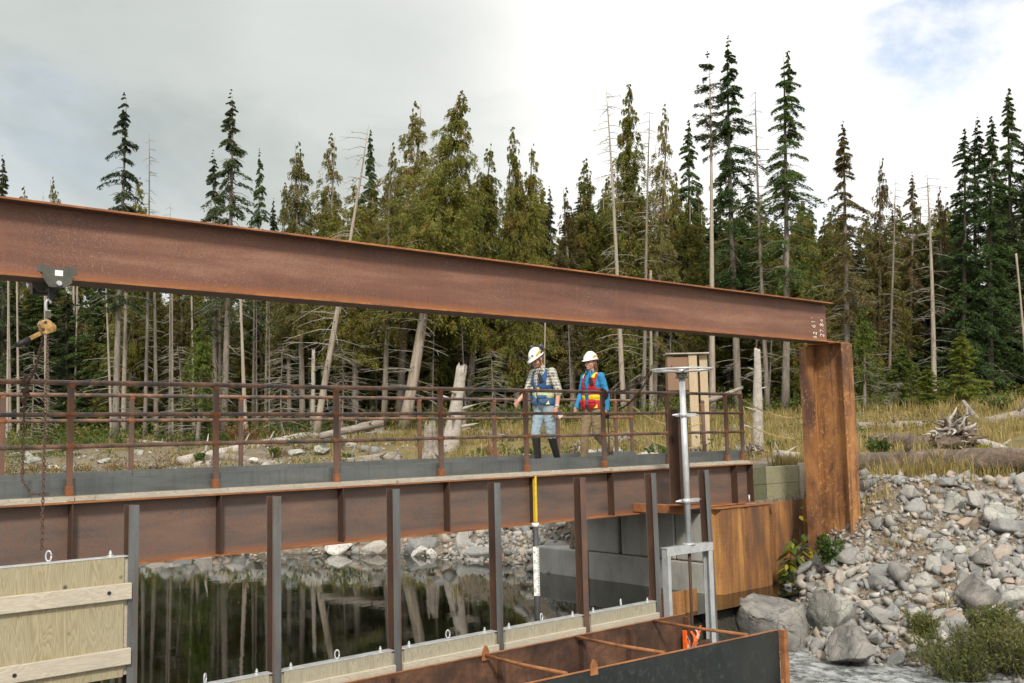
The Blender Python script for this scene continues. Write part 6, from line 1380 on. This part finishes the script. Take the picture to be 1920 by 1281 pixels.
    if man: shell(form, 'reflective_band', rm, vest, lambda p, n: inv(p, n) and p.y > .09 and p.z < stripe_z[0] and abs(p.x-.09) < .018, .011, .003)
    else: shell(form, 'hem_patch', rm, vest, lambda p, n: inv(p, n) and .10 < p.y < .15 and p.x > 0 and zb+.005 < p.z < zb+.06, .011, .003)
    for s in (1, -1):
        pc = Vector((.125 if man else .118, s*.095*wd, zb+.075)); pk = MB(); a = s*R_(28)
        pk.ball(pc, (.042, .075 if man else .068, .078), 16, 12, Matrix.Rotation(a, 3, 'Z')); remesh(pk, 'pocket', M['pocket_blue'] if man else vm, .007, 2, vest, .004, s)
        fl_ = MB(); fl_.box(pc+Vector((.038, s*.012, .045)), (.016, .135, .045), Matrix.Rotation(a, 3, 'Z') @ Matrix.Rotation(R_(-12), 3, 'Y')).build('pocket_flap', vm, vest, True, .005)
    rad = MB(); rad.box(ch+Vector((.145, .095, .06)), (.035, .055, .125), Matrix.Rotation(R_(28), 3, 'Z') @ Matrix.Rotation(R_(18), 3, 'X')).build('radio', M['black'], t, True, .006)
    MB().tube([ch+Vector((.14, .075, .12)), ch+Vector((.135, .055, .20))], .006, 6).build('antenna', M['black'], t, True)
    if man:
        MB().box(ch+Vector((.150, -.085, -.10)), (.02, .06, .07), Matrix.Rotation(R_(-25), 3, 'Z')).build('note_pad', M['shirt_white'], t, True, .004); MB().box(ch+Vector((.158, .055, -.10)), (.02, .036, .036), Matrix.Rotation(R_(20), 3, 'Z')).build('compass', M['hat_yellow'], t, True, .006)
        w = P['wr_l']; d = (w-P['el_l']).normalized(); MB().tube([w-d*.035, w-d*.012], .036, 14).build('wrist_watch', M['galv'], t, True)
        MB().box(P['wr_l']+Vector((-.05, .02, -.12)), (.09, .012, .07), Matrix.Rotation(.5, 3, 'Y')).build('folded_paper', M['shirt_white'], t, True)
    bpy.data.objects.remove(form)
    return t
J_yaw = {True: R_(-8), False: R_(-2)}; J_pitch = {True: R_(38), False: R_(4)}
JM = dict(pelvis=(0, 0, .95), chest=(.03, 0, 1.27), neck=(.055, 0, 1.475), head=(.135, 0, 1.625), sh_l=(.02, .185, 1.42), el_l=(-.045, .255, 1.13), wr_l=(.02, .27, .885), sh_r=(.02, -.185, 1.42), el_r=(.11, -.25, 1.15), wr_r=(.32, -.235, 1.0),
          hip_l=(0, .085, .90), kn_l=(-.02, .095, .50), an_l=(-.16, .095, .11), toe_l=(-.02, .10, .035), hip_r=(0, -.085, .90), kn_r=(.12, -.085, .50), an_r=(.08, -.085, .09), toe_r=(.22, -.09, .035))
person('person in blue vest, checked shirt and white hard hat with ear muffs, looking down', 10.22, 11.12, math.pi+R_(4), JM, True)
JW = dict(pelvis=(0, 0, .93), chest=(-.005, 0, 1.235), neck=(-.005, 0, 1.425), head=(.02, 0, 1.60), sh_l=(-.02, .165, 1.375), el_l=(-.07, .225, 1.10), wr_l=(-.06, .235, .86), sh_r=(-.02, -.165, 1.375), el_r=(-.01, -.225, 1.11), wr_r=(.13, -.215, .90),
          hip_l=(0, .08, .88), kn_l=(.07, .085, .47), an_l=(-.30, .09, .20), toe_l=(-.22, .095, .05), hip_r=(0, -.08, .88), kn_r=(.12, -.08, .49), an_r=(.14, -.08, .09), toe_r=(.28, -.085, .035))
JW['kn_l'] = (.02, .085, .475); 
person('person in red vest, blue fleece and white hard hat, smiling and walking behind the other', 11.18, 11.05, math.pi+R_(6), JW, False)
